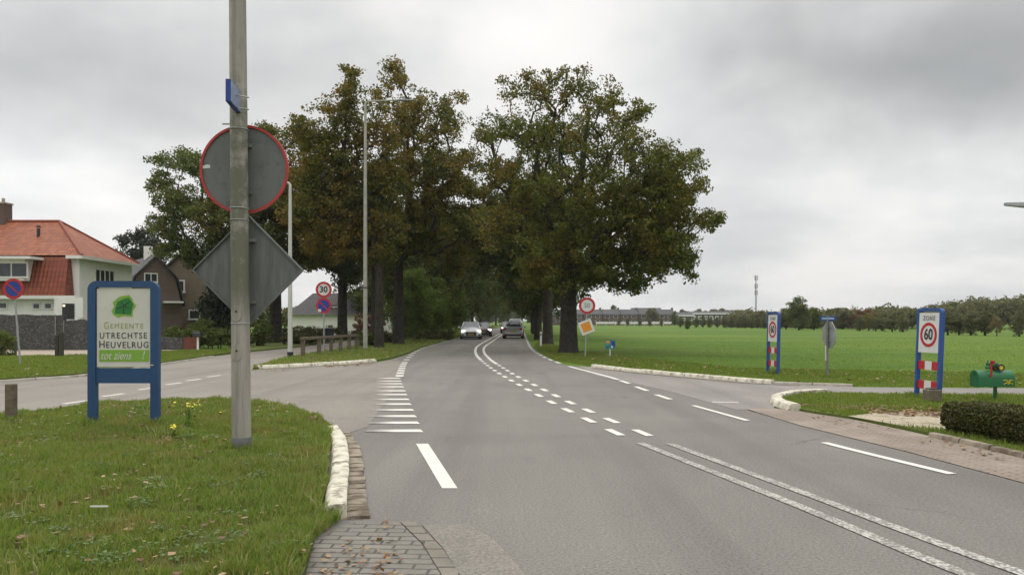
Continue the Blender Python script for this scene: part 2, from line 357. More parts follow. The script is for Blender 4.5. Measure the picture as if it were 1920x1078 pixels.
M_RED = mat('red_reflective', (.42, .018, .022), .4, var=(6, .12)); M_REDRIM = mat('red_rim', (.40, .035, .03), .45, var=(8, .2))
M_ORANGE = mat('orange_reflective', (.72, .27, .02), .45, var=(5, .08))
M_SBLUE = mat('sign_blue', (.012, .04, .26), .4, var=(5, .1))
M_BLACK = mat('black_paint', (.02, .02, .02), .5, var=(5, .2)); M_DARK = mat('dark_opening', (.018, .018, .018), .3, var=(2, .2))
M_BACK = mat('weathered_aluminium', (.135, .142, .138), .55, var=(2.2, .12), var2=(8, (.10, .105, .10), .5, .7), metal=.1)
M_BACKD = mat('dirty_aluminium', (.085, .095, .085), .6, var=(3, .2), metal=.1)
def streak_back():
    m = M_BACKD; t = NT(m.node_tree); b = t.n['Principled BSDF']; oc = t.new('ShaderNodeTexCoord').outputs['Object']
    n = t.noise(t.scale(oc, (9, 9, 1.1)), 1, 5, .65); n2_ = t.noise(oc, 2.1, 3)
    c = t.mix(t.mapr(n, .36, .66, 0, 1), (.085, .092, .086), (.165, .172, .165)); c = t.mix(t.mapr(n2_, .45, .7, 0, .6), c, (.115, .122, .105)); t.put(b.inputs['Base Color'], c)
streak_back()
M_GALV = mat('galvanised_steel', (.33, .34, .34), .5, var=(7, .15), metal=.35); M_GALVD = mat('dull_steel', (.20, .20, .18), .6, var=(7, .2), metal=.2)
def pole_mat():
    m = mat('algae_stained_aluminium', (.40, .38, .34), .6); t = NT(m.node_tree); b = t.n['Principled BSDF']
    oc = t.new('ShaderNodeTexCoord').outputs['Object']; sx = t.new('ShaderNodeSeparateXYZ'); t.put(sx.inputs[0], oc)
    n = t.noise(t.scale(oc, (14, 14, .8)), 1, 5, .65); n2_ = t.noise(oc, 5, 5, .7); n3_ = t.noise(t.scale(oc, (40, 40, 3)), 1, 3, .7)
    c = t.mix(t.mapr(n, .35, .65, 0, 1), (.215, .195, .165), (.36, .335, .29))
    alg = t.mapr(t.math('ADD', n2_, t.mapr(sx.outputs[2], 2.2, 5.0, .16, -.10)), .40, .60, 0, .9)
    band = t.math('MULTIPLY', t.mapr(sx.outputs[2], 1.5, 1.9, 0, 1), t.mapr(sx.outputs[2], 4.1, 4.5, 1, .25))
    c = t.mix(t.math('MULTIPLY', alg, band), c, (.105, .105, .070)); c = t.mix(t.mapr(n3_, .58, .75, 0, .5), c, (.09, .08, .06))
    t.put(b.inputs['Base Color'], c); return m
M_POLE = pole_mat(); M_LAMPW = mat('pale_lamp_post', (.50, .50, .46), .5, var=(3, .08)); M_LAMPC = mat('concrete_lamp_post', (.36, .35, .30), .8, var=(4, .15))
M_POST = mat('weathered_wood', (.135, .108, .072), .9, var=(12, .3), bump=(25, .8, .01)); M_POSTD = mat('dark_wood', (.05, .045, .035), .9, var=(12, .3))
M_GREEN = mat('green_gloss_paint', (.012, .13, .045), .38, var=(4, .1)); M_YELLOW = mat('yellow_paint', (.65, .50, .02), .45, var=(5, .1))
M_LOGOL = mat('light_green_print', (.20, .38, .045), .5, var=(5, .06)); M_LOGOD = mat('green_print', (.02, .17, .035), .5, var=(5, .06))
M_OLIVE = mat('olive_print', (.33, .35, .12), .5); M_INK = mat('dark_print', (.05, .055, .05), .5); M_INKG = mat('grey_print', (.20, .20, .21), .5)
M_STREETP = mat('pale_plate_print', (.42, .50, .62), .5, var=(9, .2))
M_GREYBLUE = mat('street_plate_face', (.17, .22, .33), .4, var=(20, .25))
M_PLASTIC = mat('dark_bin_plastic', (.025, .028, .03), .5, var=(5, .2)); M_REDWOOD = mat('reddish_wood', (.13, .035, .02), .7, var=(9, .3))
M_GRAVEL = mat('pale_gravel', (.40, .34, .25), .95, var=(22, .35), bump=(30, 1, .02), var2=(2.2, (.22, .19, .10), .52, .68))
M_SAND = mat('sandy_paving', (.34, .28, .21), .95, var=(2, .12), bump=(20, .5, .01))
M_LIT = mat('porch_lamp_glow', (1, .8, .5), .5, emit=((1, .72, .35), 3))
M_HEAD = mat('headlight_glow', (1, 1, 1), .3, emit=((1, .98, .92), 4))
M_TAIL = mat('tail_light', (.35, .01, .015), .25, var=(5, .1)); M_TYRE = mat('tyre_rubber', (.02, .02, .02), .85, var=(5, .2)); M_RIM = mat('wheel_rim', (.35, .35, .36), .35, metal=.7, var=(5, .1))
M_GLASS = mat('window_glass', (.035, .042, .045), .08, spec=.6, var=(1.5, .3)); M_CARGLASS = mat('car_glass', (.05, .06, .06), .05, spec=.8, var=(1.5, .2))
M_PLATE = mat('number_plate', (.45, .33, .05), .5, var=(9, .1))

def tile_mat(name, c1, c2, rot=None, w=.24, h=.33):
    m = bpy.data.materials.new(name); m.use_nodes = True; t = NT(m.node_tree); b = t.n['Principled BSDF']
    uv = t.new('ShaderNodeUVMap').outputs[0]
    sx = t.new('ShaderNodeSeparateXYZ'); t.put(sx.inputs[0], uv)
    ux = t.math('FRACT', t.math('DIVIDE', sx.outputs[0], w)); uy = t.math('FRACT', t.math('DIVIDE', sx.outputs[1], h))
    idv = t.new('ShaderNodeCombineXYZ'); t.put(idv.inputs[0], t.math('FLOOR', t.math('DIVIDE', sx.outputs[0], w))); t.put(idv.inputs[1], t.math('FLOOR', t.math('DIVIDE', sx.outputs[1], h)))
    wn = t.new('ShaderNodeTexWhiteNoise'); t.l.new(idv.outputs[0], wn.inputs[0])
    c = t.mix(wn.outputs[0], c1, c2)
    c = t.mix(t.mapr(t.noise(uv, .5, 4, .65), .45, .7, 0, .5), c, tuple(x * .62 for x in c1))
    wave = t.math('SINE', t.math('MULTIPLY', ux, 6.283)); hgt = t.math('ADD', t.math('MULTIPLY', wave, .5), t.math('MULTIPLY', uy, -.7))
    gap = t.math('MAXIMUM', t.mapr(uy, .86, .95, 0, 1), t.mapr(ux, .88, .97, 0, .75)); c = t.mix(t.math('MULTIPLY', gap, .75), c, tuple(x * .25 for x in c1))
    t.put(b.inputs['Base Color'], c); b.inputs['Roughness'].default_value = .75
    bp = t.new('ShaderNodeBump'); bp.inputs['Strength'].default_value = .9; bp.inputs['Distance'].default_value = .05
    t.put(bp.inputs['Height'], hgt); t.l.new(bp.outputs[0], b.inputs['Normal']); return m
M_TILE = tile_mat('orange_roof_tiles', (.37, .115, .050), (.25, .072, .034)); M_TILE2 = tile_mat('red_roof_tiles', (.27, .065, .030), (.20, .048, .025))
M_SLATE = tile_mat('grey_roof_tiles', (.085, .085, .09), (.065, .065, .07)); M_TILE3 = tile_mat('dark_roof_tiles', (.06, .055, .055), (.045, .042, .045))
def roof_uv(o):
    """UVs in metres: u along the horizontal of each slope, v up the slope."""
    me = o.data; uvl = me.uv_layers.new(name='uv')
    for p in me.polygons:
        n = p.normal; u = Vector((0, 0, 1)).cross(n); u = u.normalized() if u.length > 1e-3 else Vector((1, 0, 0)); v = n.cross(u)
        for li in p.loop_indices:
            co = me.vertices[me.loops[li].vertex_index].co; uvl.data[li].uv = (co.dot(u) + 50, co.dot(v) + 50)
    return o
def stone_mat():
    m = bpy.data.materials.new('gabion_stone'); m.use_nodes = True; t = NT(m.node_tree); b = t.n['Principled BSDF']
    oc = t.new('ShaderNodeTexCoord').outputs['Object']
    v = t.new('ShaderNodeTexVoronoi'); v.inputs['Scale'].default_value = 10; t.l.new(t.scale(oc, (1, 1, 1.5)), v.inputs['Vector'])
    e = t.new('ShaderNodeTexVoronoi', feature='DISTANCE_TO_EDGE'); e.inputs['Scale'].default_value = 10; t.l.new(t.scale(oc, (1, 1, 1.5)), e.inputs['Vector'])
    sp = t.new('ShaderNodeSeparateColor'); t.l.new(v.outputs['Color'], sp.inputs[0])
    c = t.ramp(sp.outputs[0], [(0, (.055, .055, .052)), (.6, (.092, .091, .086)), (1, (.145, .142, .132))])
    c = t.mix(t.mapr(e.outputs[0], 0, .1, .85, 0), c, (.015, .015, .014)); t.put(b.inputs['Base Color'], c); b.inputs['Roughness'].default_value = .9
    bp = t.new('ShaderNodeBump'); bp.inputs['Strength'].default_value = 1; bp.inputs['Distance'].default_value = .06
    t.put(bp.inputs['Height'], e.outputs[0]); t.l.new(bp.outputs[0], b.inputs['Normal']); return m
M_STONE = stone_mat()

# ================================================================ SETTING: ground, roads
def sheet(name, pts, z, m):
    mb = MB(); mb.quad(*[(p[0], p[1], z) for p in pts]); o = mb.build(name, m)
    bm = bmesh.new(); bm.from_mesh(o.data); bmesh.ops.triangulate(bm, faces=bm.faces, ngon_method='EAR_CLIP')
    for f in bm.faces:
        if f.normal.z < 0: f.normal_flip()
    bm.to_mesh(o.data); bm.free(); tag(o, kind='structure'); return o
def raised(name, pts, z0, z1, m):
    mb = MB(); mb.prism([(p[0], p[1]) for p in pts], z1 - z0, Matrix.Translation((0, 0, z0))); o = mb.build(name, m)
    bm = bmesh.new(); bm.from_mesh(o.data); bmesh.ops.triangulate(bm, faces=[f for f in bm.faces if len(f.verts) > 4], ngon_method='EAR_CLIP'); bm.to_mesh(o.data); bm.free()
    tag(o, kind='structure'); return o
GP = lambda L: [G(*p) for p in L]
sheet('ground', [(-2500, -400), (2500, -400), (2500, 2200), (-2500, 2200)], -.012, M_FIELD)

road_left = [(-4.2, -6), (-3.6, 4), (-3.0, 10)] + [(-5.2, 14), (-5.6, 22)] + [p[:2] for p in GP([(700, 683), (760, 666), (790, 653.3), (830, 641), (862, 633), (900, 621), (935, 614), (950, 609), (957, 606)])]
road_right = [(8.5, -6), (6.0, 5)] + [p[:2] for p in GP([(1920, 905), (1700, 846), (1500, 797), (1400, 768), (1240, 722), (1112, 690), (1060, 684), (1032, 673), (1006, 658), (996, 648), (990, 636), (985, 625), (978, 615), (976, 609), (974, 606)])]
sheet('road', road_left + road_right[::-1], 0, M_ROAD)

MOUND = [(-1.50, 6.0), (-1.62, 6.6), (-1.75, 7.4)] + [p[:2] for p in GP([(613, 900), (617, 860), (622, 825), (622, 806), (600, 791), (560, 776), (520, 766), (480, 760), (400, 756), (300, 757), (200, 762), (100, 775), (0, 787)])] + [(-13, 9.8), (-13, 3.5), (-1.6, 3.5), (-1.25, 4.6)]
side_left = GP([(760, 700), (690, 800), (600, 830), (480, 790), (300, 790), (100, 800), (0, 830), (-500, 960)]) + GP([(-900, 770), (0, 716), (165, 704), (300, 684), (400, 668.5), (440, 663), (560, 651), (680, 635), (760, 625), (800, 619)]) + GP([(820, 619), (780, 628), (740, 637), (680, 648.5), (600, 661), (540, 671), (500, 684), (470, 694), (560, 689), (640, 684), (700, 680.5), (745, 672)])
sheet('side_road', side_left, .004, M_SIDE)
MOUND_O = raised('mound', MOUND, -.01, .075, M_SOIL)
VERGE_L = GP([(474, 692), (500, 690.5), (560, 686.5), (640, 681.5), (700, 678), (735, 672), (760, 664.5), (790, 652), (830, 640.2), (862, 632.2), (900, 620.5), (935, 613.4), (930, 612), (890, 616), (820, 620), (780, 628), (740, 636), (680, 648), (600, 661), (540, 671), (505, 682)])
raised('verge', VERGE_L, -.01, .05, M_VERGE)
raised('grass_bank', GP([(-900, 740), (0, 714.5), (165, 703), (300, 683), (400, 667.5), (440, 662.2), (440, 657), (340, 660), (165, 668), (0, 672), (-600, 690)]), -.01, .07, M_VERGE)
raised('grass_bank', GP([(440, 662), (560, 650.3), (680, 634.5), (760, 624.6), (800, 618.5), (760, 618), (680, 626), (560, 640), (440, 651)]), -.01, .05, M_VERGE)
sheet('path', GP([(-600, 690), (0, 672.5), (165, 668.5), (340, 660.3), (440, 657.3), (440, 655.3), (340, 655.8), (165, 656.2), (-600, 656.6)]), .012, M_SAND)

side_right = GP([(1085, 686), (1112, 688.5), (1200, 698.5), (1300, 707.5), (1400, 716.5), (1500, 722), (1600, 725.5), (1750, 727.5), (1920, 727.5), (3200, 728), (3200, 744), (1920, 743.5), (1700, 741.5), (1560, 738.5), (1490, 741), (1455, 748), (1450, 770), (1380, 768), (1240, 730), (1120, 705)])
sheet('side_road', side_right, .004, M_LANE)
VERGE_R = GP([(1452, 756), (1458, 749), (1480, 743.2), (1510, 740.5), (1560, 738.8), (1700, 741.8), (1920, 743.8), (3200, 744)]) + [(9.5, 4), (6.6, 5)] + GP([(1920, 857), (1800, 829), (1700, 806), (1600, 786), (1520, 774), (1490, 768)])
raised('verge', VERGE_R, -.01, .04, M_VERGE)
sheet('paved_strip', GP([(1396, 766), (1452, 766), (1492, 770), (1520, 775), (1600, 787), (1700, 808), (1800, 831), (1920, 858)]) + [(6.9, 5), (9.5, -6), (8.0, -6), (5.8, 4)] + GP([(1920, 906), (1700, 847), (1500, 798)]), .008, M_PINK)
GRAVEL = GP([(1590, 785), (1640, 779), (1790, 776), (1900, 780), (1900, 800), (1790, 812), (1740, 810), (1690, 803)])
sheet('gravel_drive', GRAVEL, .046, M_GRAVEL)
sheet('pavement', GP([(648, 985), (680, 979), (748, 979), (790, 1020), (826, 1078)]) + [(-.2, 3.5), (-1.9, 3.5), (-1.5, 5.4)], .006, M_BLOCKS)
sheet('pavement', GP([(750, 979), (778, 979), (830, 1030), (862, 1078)]) + [(.05, 3.4), (-.18, 3.5)] + GP([(828, 1078), (792, 1020)]), .010, M_GUTTER)

def kerb(line, w, h, m, seg=1.0, z=0.0, name='kerb'):
    pts = smooth_line(line, .25); L = arcs(pts); mb = MB(); n = max(1, round(L[-1] / seg)); sl = L[-1] / n
    prof = [(-.5, 0), (-.5, .88), (-.42, .98), (-.1, 1), (.2, .98), (.34, .86), (.44, .45), (.5, 0)]
    for k in range(n):
        q = sub_line(pts, L, k * sl + .013, (k + 1) * sl - .013); rings = []; dz = random.uniform(-.006, .006); dw = random.uniform(-.008, .008)
        for i, p in enumerate(q):
            d = q[min(i + 1, len(q) - 1)] - q[max(i - 1, 0)]; d.z = 0; d.normalize(); nr = Vector((-d.y, d.x, 0))
            j_ = [random.uniform(-.007, .007) if w > .12 else 0 for _ in prof]; rings.append([(p.x + nr.x * (-a * w + dw + e), p.y + nr.y * (-a * w + dw + e), z + b * (h + dz - abs(e))) for (a, b), e in zip(prof, j_)])
        mb.loft(rings)
    return tag(mb.build(name, m, smooth=True), kind='structure')
kerb([(p[0], p[1], 0) for p in GP([(622, 812), (633, 835), (636, 868), (634, 900), (630, 935), (627, 974)])], .19, .12, M_KERBW, .95)
kerb([(p[0], p[1], 0) for p in GP([(482, 691), (520, 689.5), (560, 687.3), (600, 685), (640, 682.4), (675, 680), (702, 678)])], .26, .11, M_KERBW, 1.0)
kerb([(p[0], p[1], 0) for p in GP([(1112, 688), (1150, 692.5), (1200, 697.8), (1300, 706.8), (1400, 715.6), (1450, 719)])], .20, .10, M_KERBW, 1.0)
kerb([(p[0], p[1], 0) for p in GP([(1452, 719.2), (1500, 721.4), (1600, 724.8)])], .18, .07, M_KERBG, 1.0)
kerb([(p[0], p[1], 0) for p in GP([(1545, 738.6), (1500, 741), (1470, 745.5), (1455, 752), (1462, 761), (1490, 770)])], .22, .13, M_KERBW, .9)
kerb([(p[0], p[1], 0) for p in GP([(1745, 820), (1800, 831), (1860, 845), (1925, 860)])], .11, .07, M_GUT, .6)
kerb([(p[0], p[1], 0) for p in GP([(-300, 733), (0, 716.5), (60, 712.5), (165, 704.5), (300, 684.6), (400, 669)])], .14, .06, M_KERBG, 1.0)
# gutter of upright blocks beside the kerb
kerb([(p[0], p[1], 0) for p in GP([(640, 812), (657, 838), (662, 868), (664, 905), (666, 940), (668, 974)])], .21, .028, M_GUT, .215, name='gutter')

# ---------------------------------------------------------------- road markings
def marking(name, segs, m, z=.0075):
    mb = MB()
    for pts, w in segs: ribbon(mb, pts, w, z)
    return tag(mb.build(name, m), kind='structure')
V3 = lambda L: [Vector(G(*p)) for p in L]
cl_l = smooth_line(V3([(955, 616), (943.6, 622), (928, 630.6), (912, 639), (896.7, 648), (891.5, 656), (893, 665), (900.6, 674), (911, 683), (925.4, 693.5), (949, 708), (985, 728), (1043, 759), (1085, 779), (1142, 806), (1200, 832)]), .5)
cl_r = smooth_line(V3([(957, 617), (946, 624.2), (936, 631), (922.8, 640.4), (912, 647.5), (907, 654), (908.4, 662.5), (915, 670), (922.8, 677), (943.6, 690), (964.5, 703), (994, 718), (1050, 746), (1085, 762), (1135, 784), (1198, 809), (1255, 833)]), .5)
segs = []
for line, Ysolid in ((cl_l, 31.0), (cl_r, 28.5)):
    i0 = next(i for i, p in enumerate(line) if p.y < Ysolid); segs.append((line[:i0 + 1], .13))
    rest = line[i0:]; L = arcs(rest); s_ = .55
    end = L[-1] - .55
    while s_ < end:
        frac = s_ / L[-1]; segs.append((sub_line(rest, L, s_, min(s_ + .62, end)), .12)); s_ += 1.36
marking('centre_line', segs, M_PAINT)
segs = [(smooth_line(V3([(1200, 831), (1500, 950), (1812, 1078)]) + [Vector((3.35, 3.6, 0)), Vector((4.6, 1.2, 0))], .4), .115),
        (smooth_line(V3([(1255, 832), (1500, 922), (1925, 1078)]) + [Vector((3.78, 3.6, 0)), Vector((5.05, 1.2, 0))], .4), .115)]
marking('centre_line', segs, M_DOTS)
el = smooth_line(V3([(900, 622), (862, 633.6), (851, 636.5), (838, 639.2), (825, 643), (811, 647), (797, 651), (783.4, 657), (771.7, 665), (762, 675), (757, 683), (754, 690), (751, 698), (749, 706)]), .4); L = arcs(el); segs = []; s_ = L[-1]
while s_ > 1: segs.append((sub_line(el, L, max(0, s_ - .55), s_), .22)); s_ -= 1.15 if s_ > L[-1] - 6.5 else 2.1
marking('edge_line', segs, M_PAINT)
mb = MB()
for py in (709.4, 714.5, 719.6, 725.3, 732.9, 740, 748.8, 757.8, 768.6, 780.4, 792.7, 807.8):
    Y = H * F / (py - HY); xr = 748 + (py - 707) * .405; x1 = (xr - CX) / F * Y; x0 = ((707 - (py - 709) * .2) - CX) / F * Y
    mb.quad((x0, Y - .13, .0075), (x1 + .06, Y - .15, .0075), (x1 - .02, Y + .13, .0075), (x0, Y + .10, .0075))
tag(mb.build('rumble_stripes', M_FADE), kind='structure')
mb = MB(); mb.quad(*[(*G(*p)[:2], .004) for p in [(780, 832), (803, 832), (858, 915.5), (829, 915.5)]]); 
tag(mb.build('edge_line', M_PAINT), kind='structure')
er = smooth_line(V3([(981, 619), (987, 635.6), (993, 649), (999.4, 657), (1008, 663), (1024.5, 671.7), (1054, 682.7), (1067, 687), (1110, 698.5), (1159, 712), (1245, 745), (1300, 760.5), (1402, 789), (1545, 830), (1785, 889)]), .4); L = arcs(er)
def near(line, px, py):
    g = Vector(G(px, py)); i = min(range(len(line)), key=lambda k: (line[k] - g).length); return i
def cut(line, a, b): i, j = near(line, *a), near(line, *b); return line[min(i, j):max(i, j) + 1]
segs = [(cut(er, (1067, 687), (1159, 712)), .13), (cut(er, (1300, 760.5), (1402, 789)), .10), (cut(er, (1545, 830), (1785, 889)), .115)]
for a in ((1163, 713.5, 1180, 719.5), (1192, 725, 1214, 733), (1230, 740, 1257, 749)): segs.append(([Vector(G(a[0], a[1])), Vector(G(a[2], a[3]))], .12))
s0 = er[:near(er, 1060, 685)]; L0 = arcs(s0); s_ = L0[-1] - .5
while s_ > 1: segs.append((sub_line(s0, L0, max(0, s_ - 1.1), s_), .14)); s_ -= 2.0
marking('edge_line', segs, M_PAINT)
segs = []
for y0 in (14.75, 16.15, 17.7, 19.1, 20.3, 21.7): segs.append(([Vector((-8.55, y0, 0)), Vector((-8.42, y0 + .62, 0))], .11))
segs.append(([Vector((-11.6, 16.5, 0)), Vector((-11.5, 17.1, 0))], .1)); segs.append(([Vector(G(848, 652)), Vector(G(866, 652))], .12)); segs.append(([Vector(G(1335, 754)), Vector(G(1385, 755))], .10))
marking('side_marking', segs, M_PAINT_THIN, .008)
mb = MB(); ribbon(mb, smooth_line(V3([(800, 660), (840, 659), (885, 662)]),   .4), .22, .004); tag(mb.build('road_patch', M_LANE), kind='structure')
for _l, _w in (([(484, 693), (560, 689), (640, 684), (702, 680)], .22), ([(1114, 690.5), (1200, 700), (1300, 709.5), (1400, 718.5), (1500, 723)], .22)):
    mb = MB(); ribbon(mb, smooth_line(V3(_l), .4), _w, .010); tag(mb.build('gutter_dirt', M_DIRT), kind='structure')

sheet('road_patch', GP([(790, 984), (880, 984), (930, 1015), (985, 1078)]) + [(.25, 3.5), (.02, 3.5)] + GP([(862, 1078), (832, 1030)]), .008, M_AGG)
# ---------------------------------------------------------------- grass
def blades(name, poly, n, hmin, hmax, w, z0, m, seed=1, ybias=1.0, edge=0.0, skip=None, clump=None, fade=None):
    r = np.random.default_rng(seed); P_ = np.array([p[:2] for p in poly]); x0, y0 = P_.min(0) - edge; x1, y1 = P_.max(0) + edge
    xs = r.uniform(x0, x1, n * 4); ys = y0 + (y1 - y0) * r.uniform(0, 1, n * 4) ** ybias
    k = inside(poly, xs, ys); k &= np.abs(xs) < ys * .75 + 1.5; xs = xs[k][:n]; ys = ys[k][:n]; n = len(xs)
    cl_ = vnoise(xs, ys, 2.2, seed) * .5 + vnoise(xs, ys, 8, seed + 1) * .5; tall = vnoise(xs, ys, .9, seed + 2)
    if fade:
        kk = r.uniform(0, 1, n) > np.clip((ys - fade[0]) / (fade[1] - fade[0]), 0, 1) ** .7; xs, ys, cl_, tall = xs[kk], ys[kk], cl_[kk], tall[kk]; n = len(xs)
    if clump:
        kk = vnoise(xs, ys, 1.9, seed + 5) * .6 + vnoise(xs, ys, 5, seed + 6) * .4 > clump; xs, ys, cl_, tall = xs[kk], ys[kk], cl_[kk], tall[kk]; n = len(xs)
    if skip is not None:
        kk = ~inside(skip, xs, ys); xs, ys, cl_, tall = xs[kk], ys[kk], cl_[kk], tall[kk]; n = len(xs)
    h = (hmin + (hmax - hmin) * np.clip(cl_ * 1.9 - .45 + (tall - .5) * .7, 0, 1)) * r.uniform(.55, 1.25, n)
    a = r.uniform(0, 2 * np.pi, n); b = r.uniform(0, 2 * np.pi, n); lean = r.uniform(.1, .9, n) * h
    dx, dy = np.cos(a), np.sin(a); ww = w * r.uniform(.6, 1.3, n) * (1 + .05 * ys)
    lx, ly = np.cos(b) * lean, np.sin(b) * lean; V = np.zeros((n, 5, 3))
    V[:, 0] = np.c_[xs - dx * ww, ys - dy * ww, np.full(n, z0 - .01)]; V[:, 1] = np.c_[xs + dx * ww, ys + dy * ww, np.full(n, z0 - .01)]
    V[:, 2] = np.c_[xs + dx * ww * .8 + lx * .35, ys + dy * ww * .8 + ly * .35, z0 + h * .6]; V[:, 3] = np.c_[xs - dx * ww * .8 + lx * .35, ys - dy * ww * .8 + ly * .35, z0 + h * .6]
    V[:, 4] = np.c_[xs + lx, ys + ly, z0 + h]
    base = (np.arange(n) * 5)[:, None]; tri = np.concatenate([base + np.array([0, 1, 2]), base + np.array([0, 2, 3]), base + np.array([3, 2, 4])], 1).ravel()
    o = raw_mesh(name, V.reshape(-1, 3), 3, tri, m); return tag(o, kind='stuff')
def lab(o, l, c): return tag(o, l, c)
lab(blades('grass', MOUND, 170000, .025, .105, .0032, .075, M_BLADE, 1, 1.25), 'long rough grass covering the near left roadside mound', 'grass')
EDGE = [(-1.35, 4.6), (-1.42, 5.6), (-1.36, 6.15), (-1.55, 6.35), (-1.75, 6.0), (-1.85, 4.6)]
lab(blades('grass', MOUND, 9000, .06, .17, .0036, .075, M_TALL, 21, 1.25, clump=.66), 'tall straw coloured grass stalks in tufts on the near left mound', 'grass')
_r = np.random.default_rng(9); _w = []
for _k in range(140):
    _y = 4.7 + 9.5 * _r.uniform() ** 1.3; _x = _r.uniform(-.75 * _y - .5, -1.3); _n = int(_r.uniform(14, 40)); _q = _r.normal(size=(_n, 3)) * (.06, .06, .012); _q[:, 2] = np.abs(_q[:, 2]) + .075 + _r.uniform(.03, .07)
    if inside(MOUND, np.array([_x]), np.array([_y]))[0]: _w.append(_q + (_x, _y, 0))
_w = np.concatenate(_w); WEEDS = _w
lab(blades('grass', EDGE, 5000, .05, .14, .0035, .03, M_BLADE, 4), 'tall grass tuft hanging over the end of the white kerb', 'grass')
lab(blades('grass', VERGE_R, 60000, .03, .075, .004, .04, M_BLADE2, 2, .9, skip=GRAVEL), 'short grass on the wedge between side lane and brick strip', 'grass')
lab(blades('grass', VERGE_L, 45000, .04, .12, .006, .05, M_BLADE, 3, 1.5), 'mown grass on the island with the wooden rail', 'grass')
FR = GP([(1000, 652), (1040, 675), (1112, 687), (1200, 697), (1300, 706), (1400, 715), (1500, 720.5), (1600, 724), (1920, 726.5), (1920, 700), (1400, 690), (1100, 660), (1010, 640)])
lab(blades('grass', FR, 90000, .015, .06, .006, -.01, M_BLADE2, 5, 1.0), 'rough grass border along the far kerb of the field', 'grass')
FF = GP([(1080, 620), (1400, 620), (1920, 634), (1920, 702), (1400, 692), (1100, 664)])
lab(blades('field_grass', FF, 170000, .010, .035, .005, -.012, M_FGR, 15, 1.3, fade=(22, 75)), 'bright green meadow grass of the field behind the zone signs', 'grass')
BL = GP([(-100, 719), (0, 714.5), (165, 703), (300, 683), (400, 667.5), (440, 662.2), (440, 657), (340, 660), (165, 668), (0, 672), (-100, 675)])
lab(blades('grass', BL, 40000, .03, .09, .006, .07, M_BLADE2, 6, 1.2), 'green grass bank in front of the stone wall', 'grass')

def tuft(px, y, n=260, rr=.16, h=.13, z0=.07, seed=1):
    x = (px - CX) / F * y; sq = [(x + rr * math.cos(a), y - .05 + rr * math.sin(a)) for a in [k * math.pi / 5 for k in range(10)]]
    return lab(blades('grass', sq, n, h * .4, h, .0034, z0, M_BLADE, seed), None, None)
for _k, (px_, y_, hh_, z_, l_) in enumerate(((455, 9.1, .12, .075, 'grass tuft round the dark foot of the tall column'), (177, 11.2, .13, .075, 'grass tuft at the left leg of the blue board'), (290, 11.2, .13, .075, 'grass tuft at the right leg of the blue board'), (21, 11.8, .13, .075, 'grass tuft at the foot of the squat wooden post'),
    (1754, 15.0, .12, .04, 'grass tuft at the near post of the nearer zone sign'), (1712, 15.9, .10, .04, 'grass tuft at the far post of the nearer zone sign'), (1552, 22, .14, -.01, 'grass tuft at the foot of the octagonal sign post'), (1449, 23.2, .14, -.01, 'grass tuft at the foot of the farther zone sign'))):
    tag(tuft(px_, y_, 300, .17, hh_, z_, 40 + _k), l_, 'grass')
def litter(polys, seed=3):
    r = np.random.default_rng(seed); C = []; sz = []
    for poly, n, z0, s_ in polys:
        P_ = np.array([p[:2] for p in poly]); lo, hi = P_.min(0), P_.max(0); xs = r.uniform(lo[0], hi[0], n * 8); ys = r.uniform(lo[1], hi[1], n * 8); k = inside(poly, xs, ys)
        k &= (vnoise(xs, ys, 1.1, 5) > .38); xs = xs[k][:n]; ys = ys[k][:n]; C.append(np.c_[xs, ys, z0 + r.uniform(0, .02, len(xs))]); sz.append(np.full(len(xs), s_))
    return np.concatenate(C), np.concatenate(sz)
def leaf_quads(C, size, rng, flat=0.0, aspect=.62):
    n = len(C); nrm = rng.normal(size=(n, 3)); nrm[:, 2] = nrm[:, 2] * (1 + flat) + .35 + flat * 3; nrm /= np.linalg.norm(nrm, axis=1)[:, None]
    t = rng.normal(size=(n, 3)); t -= nrm * (t * nrm).sum(1)[:, None]; t /= np.linalg.norm(t, axis=1)[:, None]; b = np.cross(nrm, t)
    L = (size * rng.uniform(.65, 1.35, n))[:, None] / 2; Wd = L * aspect * rng.uniform(.8, 1.2, n)[:, None]
    V = np.stack([C - t * L, C + b * Wd + t * L * .15 - nrm * L * .15, C + t * L, C - b * Wd + t * L * .15 + nrm * L * .1], 1)
    return V.reshape(-1, 3)
def leaf_obj(name, C, size, m, parent=None, rng=RNG, flat=0, aspect=.62):
    V = leaf_quads(np.asarray(C), np.asarray(size) * np.ones(len(C)), rng, flat, aspect); return raw_mesh(name, V, 4, np.arange(len(V)), m, parent)
strip_r = GP([(1480, 762), (1560, 772), (1700, 786), (1780, 788), (1780, 768), (1560, 764)])
C, sz = litter([(MOUND, 1700, .11, .055), (strip_r, 900, .055, .07), (VERGE_R, 220, .06, .07), (FR, 500, .03, .10), (VERGE_L[:9] + [VERGE_L[-1]], 600, .07, .11), ([(-1.25, 4.6), (-1.3, 6.2), (-1.0, 6.25), (-.6, 4.6)], 90, .015, .045),
    (BL, 250, .1, .09), (GP([(1480, 775), (1600, 790), (1900, 855), (1900, 870), (1600, 806)]), 60, .015, .06), (GP([(470, 694), (700, 681), (700, 685), (480, 698)]), 160, .015, .09)])
lab(tag(leaf_obj('weeds', WEEDS, .032, M_WEED, None, RNG, 1.5, .7), kind='stuff'), 'low broad-leaved weeds among the grass of the near left mound', 'weeds')
lab(tag(leaf_obj('fallen_leaves', C, sz, M_FALLEN, flat=2.5, aspect=.8), kind='stuff'), 'brown fallen leaves scattered over the verges', 'fallen leaves')

